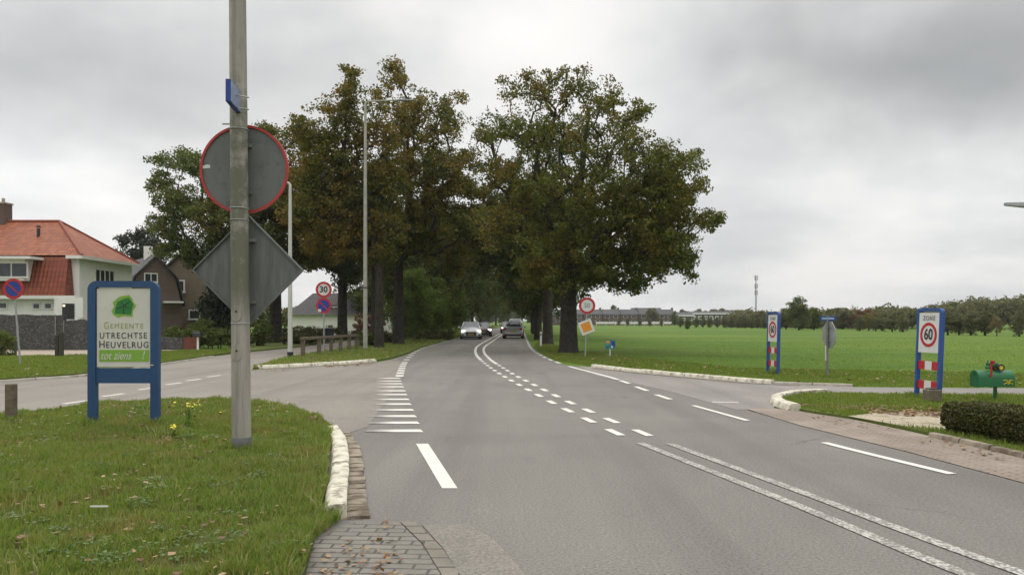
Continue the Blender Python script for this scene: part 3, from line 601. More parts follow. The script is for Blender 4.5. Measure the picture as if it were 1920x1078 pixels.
# ================================================================ LETTERING
def text_mesh(s_, size, depth=.002, shear=0, space=1.0, bold=0.0):
    cu = bpy.data.curves.new('t', 'FONT'); cu.body = s_; cu.size = size; cu.extrude = depth; cu.shear = shear; cu.space_character = space; cu.offset = bold
    cu.align_x = 'CENTER'; cu.align_y = 'CENTER'; cu.resolution_u = 4
    o = bpy.data.objects.new('t', cu); COL.objects.link(o); dg = bpy.context.evaluated_depsgraph_get(); dg.update()
    me = bpy.data.meshes.new_from_object(o.evaluated_get(dg)); bpy.data.objects.remove(o); return me
def lettering(s_, size, loc, m, parent, width=None, name='lettering', **kw):    # on a face looking to local -Y
    me = text_mesh(s_, size, **kw); me.name = name; me.materials.clear(); me.materials.append(m)
    o = bpy.data.objects.new(name, me); COL.objects.link(o); o.parent = parent; o.rotation_euler = (math.radians(90), 0, 0); o.location = loc
    if width:
        xs = [v.co.x for v in me.vertices]; k = width / (max(xs) - min(xs)); c = (max(xs) + min(xs)) / 2
        for v in me.vertices: v.co.x = (v.co.x - c) * k
    return o
FACE = Matrix.Rotation(math.radians(90), 4, 'X')       # local XY polygon -> XZ plane, extrude h goes to -Y
def plate(poly, y, h): return FACE.copy(), y, h
def add_plate(mb, poly, yfront, th, cx=0, cz=0):        # polygon in (x,z), front face at y=yfront (towards -Y)
    n = len(poly); vs = [(cx + x, yfront, cz + z) for x, z in poly] + [(cx + x, yfront + th, cz + z) for x, z in poly]
    mb.add(vs, [tuple(range(n)), tuple(range(n, 2 * n))[::-1]] + [(i, (i + 1) % n, n + (i + 1) % n, n + i) for i in range(n)])
def circ(r, n=40, a0=0): return [(r * math.cos(a0 + 2 * math.pi * k / n), r * math.sin(a0 + 2 * math.pi * k / n)) for k in range(n)]
def add_ring(mb, r0, r1, y0, y1, cx=0, cz=0, n=48):
    A = circ(r0, n); B = circ(r1, n)
    for k in range(n):
        k2 = (k + 1) % n; q = lambda p, y: (cx + p[0], y, cz + p[1])
        mb.add([q(A[k], y0), q(A[k2], y0), q(B[k2], y0), q(B[k], y0), q(A[k], y1), q(A[k2], y1), q(B[k2], y1), q(B[k], y1)],
               [(0, 1, 2, 3), (4, 7, 6, 5), (0, 4, 5, 1), (3, 2, 6, 7)])

# ================================================================ STREET FURNITURE
# tall stained lamp column with the two sign backs
def near_post():
    x, Y = (453 - CX) / F * 9.15, 9.15
    t = empty('lamp_post', (x, Y, .07), 0, 'tall grey-brown algae-stained lamp column in the near left grass, carrying the sign backs', 'lamp post')
    lean = .045
    def pt(z): return (-lean * z / 5.0, 0, z)
    mb = MB(); mb.tube([pt(.12), pt(1.2), pt(1.22), pt(5), pt(9.3)], [.110, .107, .106, .098, .082], 24); mb.build('column', M_POLE, t, smooth=True)
    mb = MB(); mb.tube([(0, 0, -.05), (0, 0, .05), (0, 0, .13), (0, 0, .15)], [.121, .120, .116, .111], 24); mb.build('base_collar', M_BACK, t, smooth=True)
    mb = MB(); mb.tube([pt(9.3), (.1, 0, 9.6), (.6, .2, 9.8), (1.5, .5, 9.85)], [.05, .045, .035, .03], 10); mb.build('arm', M_POLE, t, smooth=True)
    mb = MB(); mb.box((1.75, .58, 9.85), (.6, .2, .1), Matrix.Rotation(.3, 3, 'Z')); mb.build('lamp_head', M_GALV, t, bevel=.02)
    for zc in (1.15, 1.61):
        mb = MB(); add_plate(mb, [(a * .062, b * .10) for a, b in circ(1, 20)], -.111, .02, -.01 - .009 * zc, zc); mb.build('hatch', M_POLE, t)
        mb = MB(); add_plate(mb, circ(.012, 8), -.116, .01, -.01 - .009 * zc, zc + .02); mb.build('hatch_bolt', M_BLACK, t)
    for zc, r in ((3.78, .006), (2.85, .006), (2.71, .005), (1.49, .007)):
        mb = MB(); px_, py_, pz_ = pt(zc); R = .107
        mb.tube([(px_ + R * math.cos(a), R * math.sin(a), zc) for a in [k * math.pi / 12 for k in range(25)]], r, 6, False); mb.build('band_clamp', M_GALV, t, smooth=True)
    return t, x, Y, pt
post, PX, PY, ppt = near_post()
def disc_back():
    cz = H - (318 - HY) / F * (PY + .15); t = empty('traffic_sign', (PX - .02, PY + .15, cz), 0, 'grey back of a large round road sign with red rim, clamped to the tall column', 'road sign')
    R = .532; mb = MB(); add_plate(mb, circ(R - .012, 64), 0, .006); mb.build('panel', M_BACK, t)
    mb = MB(); add_ring(mb, R - .03, R, -.018, .02, n=72); mb.build('rim', M_REDRIM, t)
    [MB().box((0, -.022, q), (.20, .03, .04)).build('bracket', M_GALVD, t) for q in (.28, -.28)]
    mb = MB(); add_plate(mb, [(-.05, -.02), (.05, -.015), (.05, .02), (.02, .03), (-.05, .01)], -.004, .003, -.46, .03); mb.build('sticker', M_SIGNW2, t)
    mb = MB(); mb.box((-.16, -.06, .53), (.16, .012, .014)); mb.build('clamp_end', M_GALVD, t)
disc_back()
def diamond_back():
    cz = H - (507 - HY) / F * (PY + .17); t = empty('traffic_sign', (PX + .02, PY + .17, cz), 0, 'dirty dark back of a square road sign hung on its corner, below the round one', 'road sign')
    R = .672; mb = MB(); add_plate(mb, [(R, 0), (0, R), (-R, 0), (0, -R)], 0, .006); mb.build('panel', M_BACKD, t)
    mb = MB(); r2 = R - .025
    for k in range(4):
        a, b = math.pi / 2 * k, math.pi / 2 * (k + 1); q = lambda r, an, y: (r * math.cos(an), y, r * math.sin(an))
        mb.add([q(R, a, -.03), q(R, b, -.03), q(r2, b, -.03), q(r2, a, -.03), q(R, a, .015), q(R, b, .015), q(r2, b, .015), q(r2, a, .015)], [(0, 1, 2, 3), (4, 7, 6, 5), (0, 4, 5, 1), (3, 2, 6, 7)])
    mb.build('rim', M_BACK, t)
    [MB().box((0, -.025, q), (.20, .03, .04)).build('bracket', M_GALVD, t) for q in (.36, -.38)]
    for sx in (-.12, .12): MB().box((sx, -.02, -.58), (.015, .03, .015)).build('bolt', M_GALV, t)
diamond_back()
def street_plate():
    # blue name plate seen almost edge-on, facing the main road
    t = empty('street_name_sign', (*P(443, 185, 8.9)[:2], P(443, 185, 8.9)[2]), math.radians(97), 'blue street name plate with white lettering, high on the tall column, seen edge-on', 'street name sign')
    hw, hh = .33, .125
    mb = MB(); mb.box((0, .015, 0), (2 * hw, .055, 2 * hh)); mb.build('plate', M_SBLUE, t, bevel=.004)
    mb = MB(); mb.box((0, -.0125, 0), (2 * hw - .02, .003, 2 * hh - .02)); mb.build('face', M_GREYBLUE, t)
    for zc in (-.07, .07): MB().tube([(-.02, -.02, zc - .04), (.05, -.13, zc - .04)], .009, 6).build('band', M_GALV, t)
street_plate()

def blue_board():
    x0, x1 = 167, 299; Y = 11.25; s_ = Y / F; cx = ((x0 + x1) / 2 - CX) * s_
    t = empty('municipal_sign', (cx, Y, .02), 0, 'blue framed municipal farewell board with green leaf emblem, in the near left grass', 'sign')
    Wd = (x1 - x0) * s_; top = H - (527 - HY) * s_ - .02; r = .13; tw = .115
    hw = Wd / 2
    # frame: rounded inverted U, one continuous square-section tube
    def path(rr, hw_, top_):
        p = [(-hw_, 0.0)] + [(-hw_ + rr - rr * math.cos(a), top_ - rr + rr * math.sin(a)) for a in [k * math.pi / 16 for k in range(9)]]
        return p + [(-x, z_) for x, z_ in reversed(p)]
    A, B = path(r, hw, top), path(.03, hw - tw, top - tw * .8); mb = MB(); d = .09
    for i in range(len(A) - 1):
        a, b, c, e = A[i], A[i + 1], B[i + 1], B[i]; mb.add([(a[0], -d / 2, a[1]), (b[0], -d / 2, b[1]), (c[0], -d / 2, c[1]), (e[0], -d / 2, e[1]), (a[0], d / 2, a[1]), (b[0], d / 2, b[1]), (c[0], d / 2, c[1]), (e[0], d / 2, e[1])],
            [(0, 1, 2, 3), (4, 7, 6, 5), (0, 4, 5, 1), (3, 2, 6, 7)])
    o = mb.build('frame', M_BLUE, t); 
    zf = lambda py: H - (py - HY) * s_ - .02
    fx = lambda px: (px - CX) * s_ - cx
    mb = MB(); mb.box((0, 0, (zf(690) + zf(718)) / 2), (2 * (hw - tw), .06, zf(690) - zf(718))); mb.build('lower_board', M_BLUE, t)
    mb = MB(); mb.box(((fx(183) + fx(284)) / 2, .0, (zf(541) + zf(688)) / 2), (fx(284) - fx(183), .05, zf(541) - zf(688))); p = mb.build('panel', M_SIGNW, t, bevel=.004)
    yf = -.027
    def T(s__, px0, px1, py, hpx, m, **kw): return lettering(s__, hpx * s_ * 1.42, (fx((px0 + px1) / 2), yf - .001, zf(py)), m, t, (px1 - px0) * s_, depth=.001, **kw)
    T('G', 197, 206, 610.5, 13, M_OLIVE); T('EMEENTE', 209, 270, 611.5, 9.5, M_OLIVE, space=1.3)
    T('UTRECHTSE', 189, 277, 629.5, 11, M_INK, space=1.25, bold=.001); T('H', 188, 198, 646, 13.5, M_INK, bold=.001); T('EUVELRUG', 201, 280, 647, 11.5, M_INK, space=1.2, bold=.001)
    mb = MB(); mb.box(((fx(188) + fx(281)) / 2, yf - .001, zf(666.5)), (93 * s_, .004, 22 * s_)); mb.build('green_band', M_LOGOL, t)
    T('tot ziens', 192, 249, 667, 14.5, M_SIGNW, shear=.35).location.y = yf - .0045; T('!', 269, 274, 666, 16, M_SIGNW, shear=.3, bold=.001).location.y = yf - .0045
    def poly(pts, y, m, name):
        mb = MB(); add_plate(mb, [(fx(a), zf(b)) for a, b in pts], yf - y, .002); mb.build(name, m, t)
    poly([(213, 567), (221, 560), (227, 556), (244, 553), (249, 559), (252, 567), (257, 573), (251, 582), (250, 594), (236, 592), (222, 595), (214, 590), (211, 583), (216, 575)], .002, M_LOGOL, 'emblem')
    poly([(222, 566), (235, 560), (243, 558), (252, 570), (247, 590), (234, 589), (217, 588), (218, 578)], .0045, M_LOGOD, 'emblem')
    mb = MB(); c0 = (234, 573)
    for q in ((233, 588), (219, 579), (229, 565), (246, 564), (248, 578)):
        a = Vector((fx(c0[0]), yf - .008, zf(c0[1]))); b = Vector((fx(q[0]), yf - .008, zf(q[1]))); mb.tube([a, b], [.006, .003], 5)
    mb.build('emblem_veins', M_INK, t)
    mb = MB(); mb.box((fx(287), yf - .02, zf(684)), (.06, .015, .012)); mb.build('sticker', M_SIGNW, t)
blue_board()

def zone_sign(px, Y, topy, label, theta):
    s_ = Y / F; x = (px - CX) * s_
    t = empty('zone_sign', (x, Y, .03), -theta, label, 'traffic sign', 'blue framed zone signs at the side lane')
    t.rotation_euler = (Matrix.Rotation(math.radians(2.4 if Y < 20 else 1.2), 3, 'Y') @ Matrix.Rotation(-theta, 3, 'Z')).to_euler()
    Wd = .72; hw = Wd / 2; top = H - (topy - HY) * s_ - .03; r = .09; tw = .055; d = .085
    def path(rr, hw_, top_):
        p = [(-hw_, -.1)] + [(-hw_ + rr - rr * math.cos(a), top_ - rr + rr * math.sin(a)) for a in [k * math.pi / 16 for k in range(9)]]
        return p + [(-xx, z_) for xx, z_ in reversed(p)]
    A, B = path(r, hw, top), path(.02, hw - tw, top - tw); mb = MB()
    for i in range(len(A) - 1):
        a, b, c, e = A[i], A[i + 1], B[i + 1], B[i]; mb.add([(a[0], -d / 2, a[1]), (b[0], -d / 2, b[1]), (c[0], -d / 2, c[1]), (e[0], -d / 2, e[1]), (a[0], d / 2, a[1]), (b[0], d / 2, b[1]), (c[0], d / 2, c[1]), (e[0], d / 2, e[1])],
            [(0, 1, 2, 3), (4, 7, 6, 5), (0, 4, 5, 1), (3, 2, 6, 7)])
    mb.build('frame', M_BLUE2, t)
    pw = Wd - 2 * tw - .01; pt_, pb = top - .09, top - .09 - .80
    mb = MB(); mb.box((0, -.01, (pt_ + pb) / 2), (pw, .05, pt_ - pb)); mb.build('panel', M_SIGNW2, t, bevel=.004)
    cz = (pt_ + pb) / 2 - .04
    mb = MB(); add_ring(mb, .185, .245, -.040, -.034, 0, cz); mb.build('speed_ring', M_RED, t)
    lettering('60', .31, (0, -.040, cz), M_BLACK, t, .25, depth=.002, bold=.006)
    lettering('ZONE', .13, (0, -.040, pt_ - .11), M_INKG, t, .36, depth=.002, space=1.3, bold=.002)
    for zc in (.66, .27) if Y < 20 else (.66, .27):
        w3 = (Wd - 2 * tw) / 3; f = MB(); f.box((0, -.0, zc), (w3, .03, .17)); b_ = f.build('white_board', M_SIGNW2, t)
        [MB().box((q * w3, 0, zc), (w3, .034, .17)).build('red_board', M_RED, t) for q in (-1, 1)]
zone_sign(1739, 15.5, 578, 'nearer blue framed zone sign with 60 in red ring, grey block at its foot', math.radians(82))
zone_sign(1449, 23.3, 585, 'farther blue framed zone sign with 60 in red ring, left of the octagonal sign back', math.radians(83))
x, Y = G(1748, 757)[:2]
o = MB().box((0, 0, .13), (.25, .25, .24)).build('concrete_block', M_POST, None, bevel=.02); o.location = (x, Y, .03); tag(o, 'small square grey-brown block in the grass at the foot of the nearer zone sign', 'block')
m_ = MB().box((0, 0, .005), (.17, .17, .03)).build('top_opening', M_BLACK, o); m_.location = (0, 0, .25)

def octagon():
    x, Y = G(1551, 705)[:2]; s_ = Y / F
    t = empty('stop_sign', (x, Y, 0), math.radians(-68), 'grey back of an octagonal stop sign on a steel post before the field', 'road sign')
    t.rotation_euler = (0, 0, math.radians(-85))
    mb = MB(); mb.tube([(0, 0, -.1), (0, 0, 1.72)], .038, 12); mb.build('post', M_GALVD, t, smooth=True)
    zc = H - (628 - HY) * s_
    R = .415; mb = MB(); add_plate(mb, circ(R, 8, math.pi / 8), .045, .02, 0, zc); mb.build('panel', M_SIGNW2 if False else M_GALV, t)
    [MB().box((0, .035, zc + q), (.3, .02, .04)).build('bracket', M_GALVD, t) for q in (.2, -.2)]
    mb = MB(); mb.box((.0, -.045, .66), (.05, .012, .42)); mb.build('reflector', M_SIGNW2, t)
    t2 = empty('street_name_sign', P(1552, 597, Y), math.radians(4), 'blue street name plate with white edge, fixed above the octagonal sign back', 'street name sign')
    mb = MB(); mb.box((0, -.02, 0), (.46, .02, .13)); mb.build('plate', M_BLUE2, t2, bevel=.004)
    mb = MB(); mb.box((-.01, -.032, 0), (.36, .003, .035)); mb.build('faded_print', M_STREETP, t2); mb = MB(); mb.tube([(0, 0, -.10), (0, 0, .05)], .02, 8); mb.build('bracket', M_GALVD, t2)
octagon()

def mailbox():
    x, Y = G(1866, 754)[:2]; s_ = Y / F
    t = empty('mailbox', (x, Y, .03), math.radians(3), 'green American-style mailbox with red flag, on a green post behind the clipped hedge', 'mailbox')
    zb = H - (724 - HY) * s_ - .03; zt = H - (694 - HY) * s_ - .03; hh = zt - zb; L2 = .355; cx = -.05
    mb = MB(); mb.tube([(0, 0, -.1), (0, 0, zb)], .042, 4); mb.build('post', M_GREEN, t)
    prof = [(-.13, 0), (-.13, hh * .55)] + [(-.13 * math.cos(a), hh * .55 + hh * .45 * math.sin(a)) for a in [k * math.pi / 10 for k in range(1, 10)]] + [(.13, hh * .55), (.13, 0)]
    mb = MB(); mb.loft([[(cx + xx, y, zb + z_) for y, z_ in prof] for xx in (-L2, L2)]); mb.build('body', M_GREEN, t, smooth=True)
    mb = MB(); mb.loft([[(cx + xx, y * 1.05, zb + z_ * 1.03 - .003) for y, z_ in prof] for xx in (-L2 - .02, -L2 + .02)]); mb.build('door', M_GREEN, t, smooth=True)
    mb = MB(); mb.box((cx - L2 - .03, 0, zb + hh * .8), (.03, .03, .05)); mb.build('latch', M_GREEN, t)
    mb = MB(); mb.box((cx - .13, -.145, zb + hh + .03), (.035, .012, .30)); mb.box((cx - .10, -.145, zb + hh + .16), (.09, .012, .07)); mb.build('flag', M_RED, t)
    # small tractor figure on top
    tr = MB(); zt2 = zb + hh - .015; tr.box((cx - .01, 0, zt2 + .13), (.2, .1, .07)); tr.box((cx + .09, 0, zt2 + .10), (.1, .12, .09)); tr.box((cx - .10, 0, zt2 + .17), (.02, .02, .10)); tr.box((cx - .08, 0, zt2 + .06), (.07, .13, .05)); tr.build('tractor_topper', M_GREEN, t, bevel=.01)
    for sy in (-1, 1):
        w = MB(); add_ring(w, .042, .066, sy * .085 - .025, sy * .085 + .025, cx + .10, zt2 + .07, 20); w.build('topper_tyre', M_BLACK, t)
        w = MB(); add_plate(w, circ(.045, 16), sy * .085 - .02, .04, cx + .10, zt2 + .07); w.build('topper_wheel', M_YELLOW, t)
    e = MB(); ex, ez = cx + .22, zb + .09
    for pts in ([(-.10, .03), (-.05, .045), (-.02, .0)], [(.10, .03), (.05, .045), (.02, .0)], [(-.09, -.04), (-.03, -.01), (0, -.04)], [(.09, -.04), (.03, -.01), (0, -.04)], [(-.02, .04), (0, -.02), (.02, .04)]):
        e.tube([(ex + a, -.134, ez + b) for a, b in pts], .008, 5)
    e.build('emblem', M_YELLOW, t)
mailbox()

def round_sign(name, px, basey, signs, label, cat='traffic sign', lean=0, Y=None, yaw=0, r=.3, topz=None, cat2=None):
    x, Yb = G(px, basey)[:2]; Y = Y or Yb; s_ = Y / F
    t = empty(name, (x, Y, 0), yaw, label, cat); t.rotation_euler = (0, math.radians(lean), yaw)
    zt = max(z for _, z, _ in signs) + r * .8
    mb = MB(); mb.tube([(0, .04, -.1), (0, .04, zt)], .032, 10); mb.build('post', M_GALV, t, smooth=True)
    for kind, zc, rr in signs:
        if kind == 'priority':
            rot = math.radians(12 + 45); q = lambda R: [(R * math.cos(rot + k * math.pi / 2 + math.pi / 4), R * math.sin(rot + k * math.pi / 2 + math.pi / 4)) for k in range(4)]
            q = lambda R: [(R * math.cos(math.radians(-22) + k * math.pi / 2), R * math.sin(math.radians(-22) + k * math.pi / 2)) for k in range(4)]
            mb = MB(); add_plate(mb, q(rr), -.01, .015, 0, zc); mb.build('white_border', M_SIGNW2, t); mb = MB(); add_plate(mb, q(rr * .68), -.014, .01, 0, zc); mb.build('orange_square', M_ORANGE, t); continue
        back = MB(); add_plate(back, circ(rr, 40), -.008, .012, 0, zc); back.build('panel', M_SIGNW2 if kind in ('30', '50') else M_SBLUE, t)
        ring = MB(); add_ring(ring, rr * (.72 if kind in ('30', '50') else .74), rr * 1.005, -.014, .006, 0, zc); ring.build('red_ring', M_RED, t)
        if kind in ('30',): lettering(kind, rr * 1.05, (0, -.013, zc), M_BLACK, t, rr * .98, depth=.002, bold=.012)
        if kind == '50': lettering('50', rr * .8, (0, -.012, zc), M_BACKF, t, rr * .7, depth=.002, bold=.004)
        if kind == 'noparking':
            b = MB(); b.box((0, -.012, zc), (rr * 1.6, .006, rr * .14), Matrix.Rotation(math.radians(45), 3, 'Y')); b.build('red_bar', M_RED, t)
    return t
M_BACKF = mat('faded_print', (.22, .27, .24), .6, var=(20, .5))
t = round_sign('speed_sign', 607, 664, [('30', H - (543 - HY) * 36.2 / F, .375), ('noparking', H - (573 - HY) * 36.2 / F, .36)], 'round 30 sign above a blue no-parking disc, beside the wooden rail')
mb = MB(); mb.box((-.19, -.02, H - (582 - HY) * 36.2 / F), (.14, .004, .13)); mb.build('white_sticker', M_SIGNW2, t)
t = round_sign('no_parking_sign', 37, 687, [('noparking', H - (541 - HY) * 26.7 / F, .355)], 'blue no-parking disc with red rim, on a leaning grey post left of the blue board', lean=-4.6)
t = round_sign('priority_sign', 1097, 668, [('50', H - (573 - HY) * 34 / F, .36), ('priority', H - (613 - HY) * 34 / F, .42)], 'red ringed round sign above a tilted orange and white priority diamond, beside the big oak', lean=2.0, Y=34)
x, Y = G(1144, 668)[:2]
t = empty('information_board', (x, Y, 0), 0, 'small blue-green picture board on a low white stake at the edge of the field', 'sign')
MB().box((0, .02, .25), (.05, .03, .6)).build('stake', M_SIGNW2, t)
b = MB(); b.box((0, 0, .52), (.46, .025, .40)); b.build('panel', mat('teal_print', (.06, .30, .24), .5, var2=(5, (.03, .12, .16), .45, .55)), t)
MB().box((-.1, -.015, .64), (.18, .004, .09)).build('orange_print', M_ORANGE, t); MB().box((.13, -.015, .55), (.14, .004, .26)).build('blue_print', M_SBLUE, t); MB().box((.08, -.019, .42), (.08, .003, .10)).build('white_print', M_SIGNW2, t)

def lamp(name, px, basey, topy, headx, label, m, r=.07, base_m=None, Yf=None):
    x, Y = G(px, basey)[:2]; s_ = Y / F; zt = H - (topy - HY) * s_; hx = (headx - px) * s_
    t = empty(name, (x, Y, 0), 0, label, 'lamp post'); sg = 1 if hx > 0 else -1
    mb = MB(); mb.tube([(0, 0, -.1), (0, 0, .3), (0, 0, zt * .5), (0, 0, zt - .35), (0, 0, zt - .1), (sg * .06, 0, zt - .02)], [r * 1.25, r * 1.2, r, r * .72, r * .62, r * .5], 14); mb.build('column', m, t, smooth=True)
    mb = MB(); mb.tube([(sg * .0, 0, zt - .13), (sg * .06, 0, zt - .03), (sg * .2, 0, zt + .02), (hx * .45, 0, zt + .06), (hx * .62, 0, zt + .07)], [r * .62, r * .5, r * .45, r * .4, r * .38], 10); mb.build('arm', m, t, smooth=True)
    mb = MB(); mb.loft([[(hx * .6 , -.05, zt + .04), (hx * .6, .05, zt + .04), (hx * .6, .04, zt + .1), (hx * .6, -.04, zt + .1)], [(hx * .8, -.13, zt + .03), (hx * .8, .13, zt + .03), (hx * .8, .1, zt + .13), (hx * .8, -.1, zt + .13)], [(hx, -.09, zt + .04), (hx, .09, zt + .04), (hx, .07, zt + .09), (hx, -.07, zt + .09)]]); mb.build('lamp_head', M_GALVD if r > .07 else m, t, smooth=True)
    if base_m: MB().tube([(0, 0, -.1), (0, 0, .26)], r * 1.5, 14).build('base_collar', base_m, t, smooth=True)
    return t
lamp('lamp_post', 544, 671, 342, 526, 'short white lamp post with black foot, just right of the sign backs', M_LAMPW, .085, M_BLACK)
t = lamp('lamp_post', 685, 656, 191, 778, 'tall pale lamp post with long arm, before the brown oaks', M_LAMPC, .10)
MB().tube([(0, 0, 3.3), (0, 0, 3.36)], .12, 14).build('band', M_BLACK, t, smooth=True)
lamp('lamp_post', 789, 631, 440, 830, 'distant thin lamp post among the left avenue trees', M_LAMPW, .07)
t = empty('lamp_post', (9.6, 11.2, 0), 0, 'lamp post just outside the right edge, only its slim lamp head showing', 'lamp post')
MB().tube([(0, 0, -.1), (0, 0, 3.2), (-.04, 0, 3.3)], [.07, .05, .04], 12).build('column', M_LAMPW, t, smooth=True)
MB().tube([(-.02, 0, 3.25), (-.3, 0, 3.27), (-1.6, 0, 3.26)], [.03, .025, .025], 8).build('arm', M_LAMPW, t, smooth=True)
zz_ = 3.26; MB().loft([[(-1.6, -.05, zz_ - .05), (-1.6, .05, zz_ - .05), (-1.6, .04, zz_ + .04), (-1.6, -.04, zz_ + .04)], [(-2.1, -.09, zz_ - .03), (-2.1, .09, zz_ - .03), (-2.1, .08, zz_ + .035), (-2.1, -.08, zz_ + .035)], [(-2.46, -.03, zz_ - .005), (-2.46, .03, zz_ - .005), (-2.46, .03, zz_ + .035), (-2.46, -.03, zz_ + .035)]]).build('lamp_head', M_GALV, t, smooth=True)

# posts, rails
def wpost(px, basey, topy, w, m, label, grp=None, name='wooden_post'):
    x, Y = G(px, basey)[:2]; h = (basey - topy) * Y / F; mb = MB(); mb.box((0, 0, h / 2 - .05), (w, w, h + .1)); 
    o = mb.build(name, m, None, bevel=.012); o.location = (x, Y, .02); return tag(o, label, 'post', grp)
wpost(21, 797, 722, .125, M_POST, 'squat weathered square post at the left edge of the near grass')
wpost(107, 672, 629, .13, M_POSTD, 'left and shorter of two dark posts in front of the stone wall', 'posts in front of the stone wall')
wpost(115, 672, 624, .15, M_POSTD, 'right and taller of two dark posts in front of the stone wall', 'posts in front of the stone wall')
wpost(29.5, 669, 640, .07, M_POSTD, 'thin dark stake behind the leaning no-parking sign')
def rail():
    a = Vector(G(568, 670)); b = Vector(G(668, 657)); t = empty('wooden_fence', a, 0, 'low weathered wooden rail fence on posts, on the grass island', 'fence'); d = b - a
    for k, f in enumerate((0, .26, .48, .66, .84, 1.0)):
        p = d * f; m2 = MB(); m2.box((p.x, p.y, .36), (.16, .14, .78)); m2.build('post', M_POST, t, bevel=.01)
    ang = math.atan2(d.y, d.x); m2 = MB(); m2.box((d.x / 2, d.y / 2, .80), (d.length + .3, .16, .11), Matrix.Rotation(ang, 3, 'Z')); m2.build('rail', M_POST, t, bevel=.01)
rail()
x, Y = G(829, 637)[:2]; t = empty('reflector_post', (x - .25, Y, 0), 0, 'small white reflector post on the left verge before the white car', 'reflector post')
MB().tube([(0, 0, -.1), (0, 0, .86), (0, 0, .9)], [.055, .05, .03], 8).build('post', M_WHITEP, t, smooth=True); MB().box((0, -.055, .72), (.06, .01, .14)).build('reflector', M_BLACK, t)
# wheelie bin
x, Y = G(618, 643)[:2]; t = empty('wheelie_bin', (x, Y, 0), .2, 'black wheelie bin across the service road, right of the 30 sign', 'bin')
MB().loft([[(-.24, -.24, .08), (.24, -.24, .08), (.24, .24, .08), (-.24, .24, .08)], [(-.29, -.31, .98), (.29, -.31, .98), (.29, .31, .98), (-.29, .31, .98)]]).build('body', M_PLASTIC, t)
MB().box((0, -.02, 1.02), (.62, .68, .06), Matrix.Rotation(.06, 3, 'X')).build('lid', M_PLASTIC, t, bevel=.02)
for sx in (-1, 1): MB().tube([(sx * .25, .24, .12), (sx * .31, .24, .12)], .12, 14).build('wheel', M_TYRE, t, smooth=True)

# ================================================================ TREES
def skeleton(targets, trunk_pts, trunk_r, tip=.012, jitter=.12, rng=RNG):
    nodes = [np.array(p, float) for p in trunk_pts]; par = [-1] + list(range(len(trunk_pts) - 1)); nt_ = len(trunk_pts)
    ax = np.array(trunk_pts[-1]); order = np.argsort(np.linalg.norm(targets - np.array(trunk_pts[nt_ // 2]), axis=1)); ends = []
    for ti in order:
        T = targets[ti]; N = np.array(nodes); d = np.linalg.norm(N - T, axis=1); cost = d + .7 * np.maximum(0, N[:, 2] - T[2] + .4 * d)
        cost[:max(1, int(nt_ * .35))] += 6; j = int(np.argmin(cost)); A = nodes[j]; D = d[j]; k = max(2, int(D / .8)); prev = j
        for i in range(1, k + 1):
            f = i / k; q = A + (T - A) * f; q = q + rng.normal(size=3) * jitter * min(1, D * .4) * (1 if i < k else .2); q[2] += math.sin(f * math.pi) * D * .06
            nodes.append(q); par.append(prev); prev = len(nodes) - 1
        ends.append(prev)
    cnt = np.zeros(len(nodes)); 
    for e in ends: cnt[e] += 1
    for i in range(len(nodes) - 1, 0, -1):
        if par[i] >= 0: cnt[par[i]] += cnt[i]
    rad = tip * np.maximum(cnt, 1) ** .55; lim = trunk_r * .62; rad = np.minimum(rad, lim)
    return nodes, par, rad, nt_
def build_wood(name, nodes, par, rad, nt_, trunk_pts, trunk_rads, m, parent, sides=6):
    mb = MB(); mb.tube(trunk_pts, trunk_rads, 14)
    for i in range(nt_, len(nodes)):
        p = par[i]; r0 = min(rad[p] if p >= nt_ else rad[i] * 1.35, rad[i] * 1.6)
        mb.tube([nodes[p], nodes[i]], [r0, rad[i]], sides if rad[i] > .05 else 4, False)
    return mb.build(name, m, parent, smooth=True)
def crown_points(lobes, n_cl, per, spread, rng, shell=.45):
    L = np.array(lobes); vol = (L[:, 3] * L[:, 4] * L[:, 5]) ** .66; pick = rng.choice(len(L), n_cl, p=vol / vol.sum())
    d = rng.normal(size=(n_cl, 3)); d /= np.linalg.norm(d, axis=1)[:, None]; rr = rng.uniform(0, 1, n_cl) ** shell
    C = L[pick, :3] + d * rr[:, None] * L[pick, 3:6]
    return C
def leaves_around(C, per, spread, rng):
    n = len(C) * per; idx = np.repeat(np.arange(len(C)), per); sp = spread * rng.uniform(.6, 1.35, len(C))
    off = rng.normal(size=(n, 3)); off /= np.linalg.norm(off, axis=1)[:, None]; off *= (rng.uniform(0, 1, n) ** .42 * 1.55)[:, None]
    return C[idx] + off * sp[idx][:, None] * np.array([1, 1, .68])
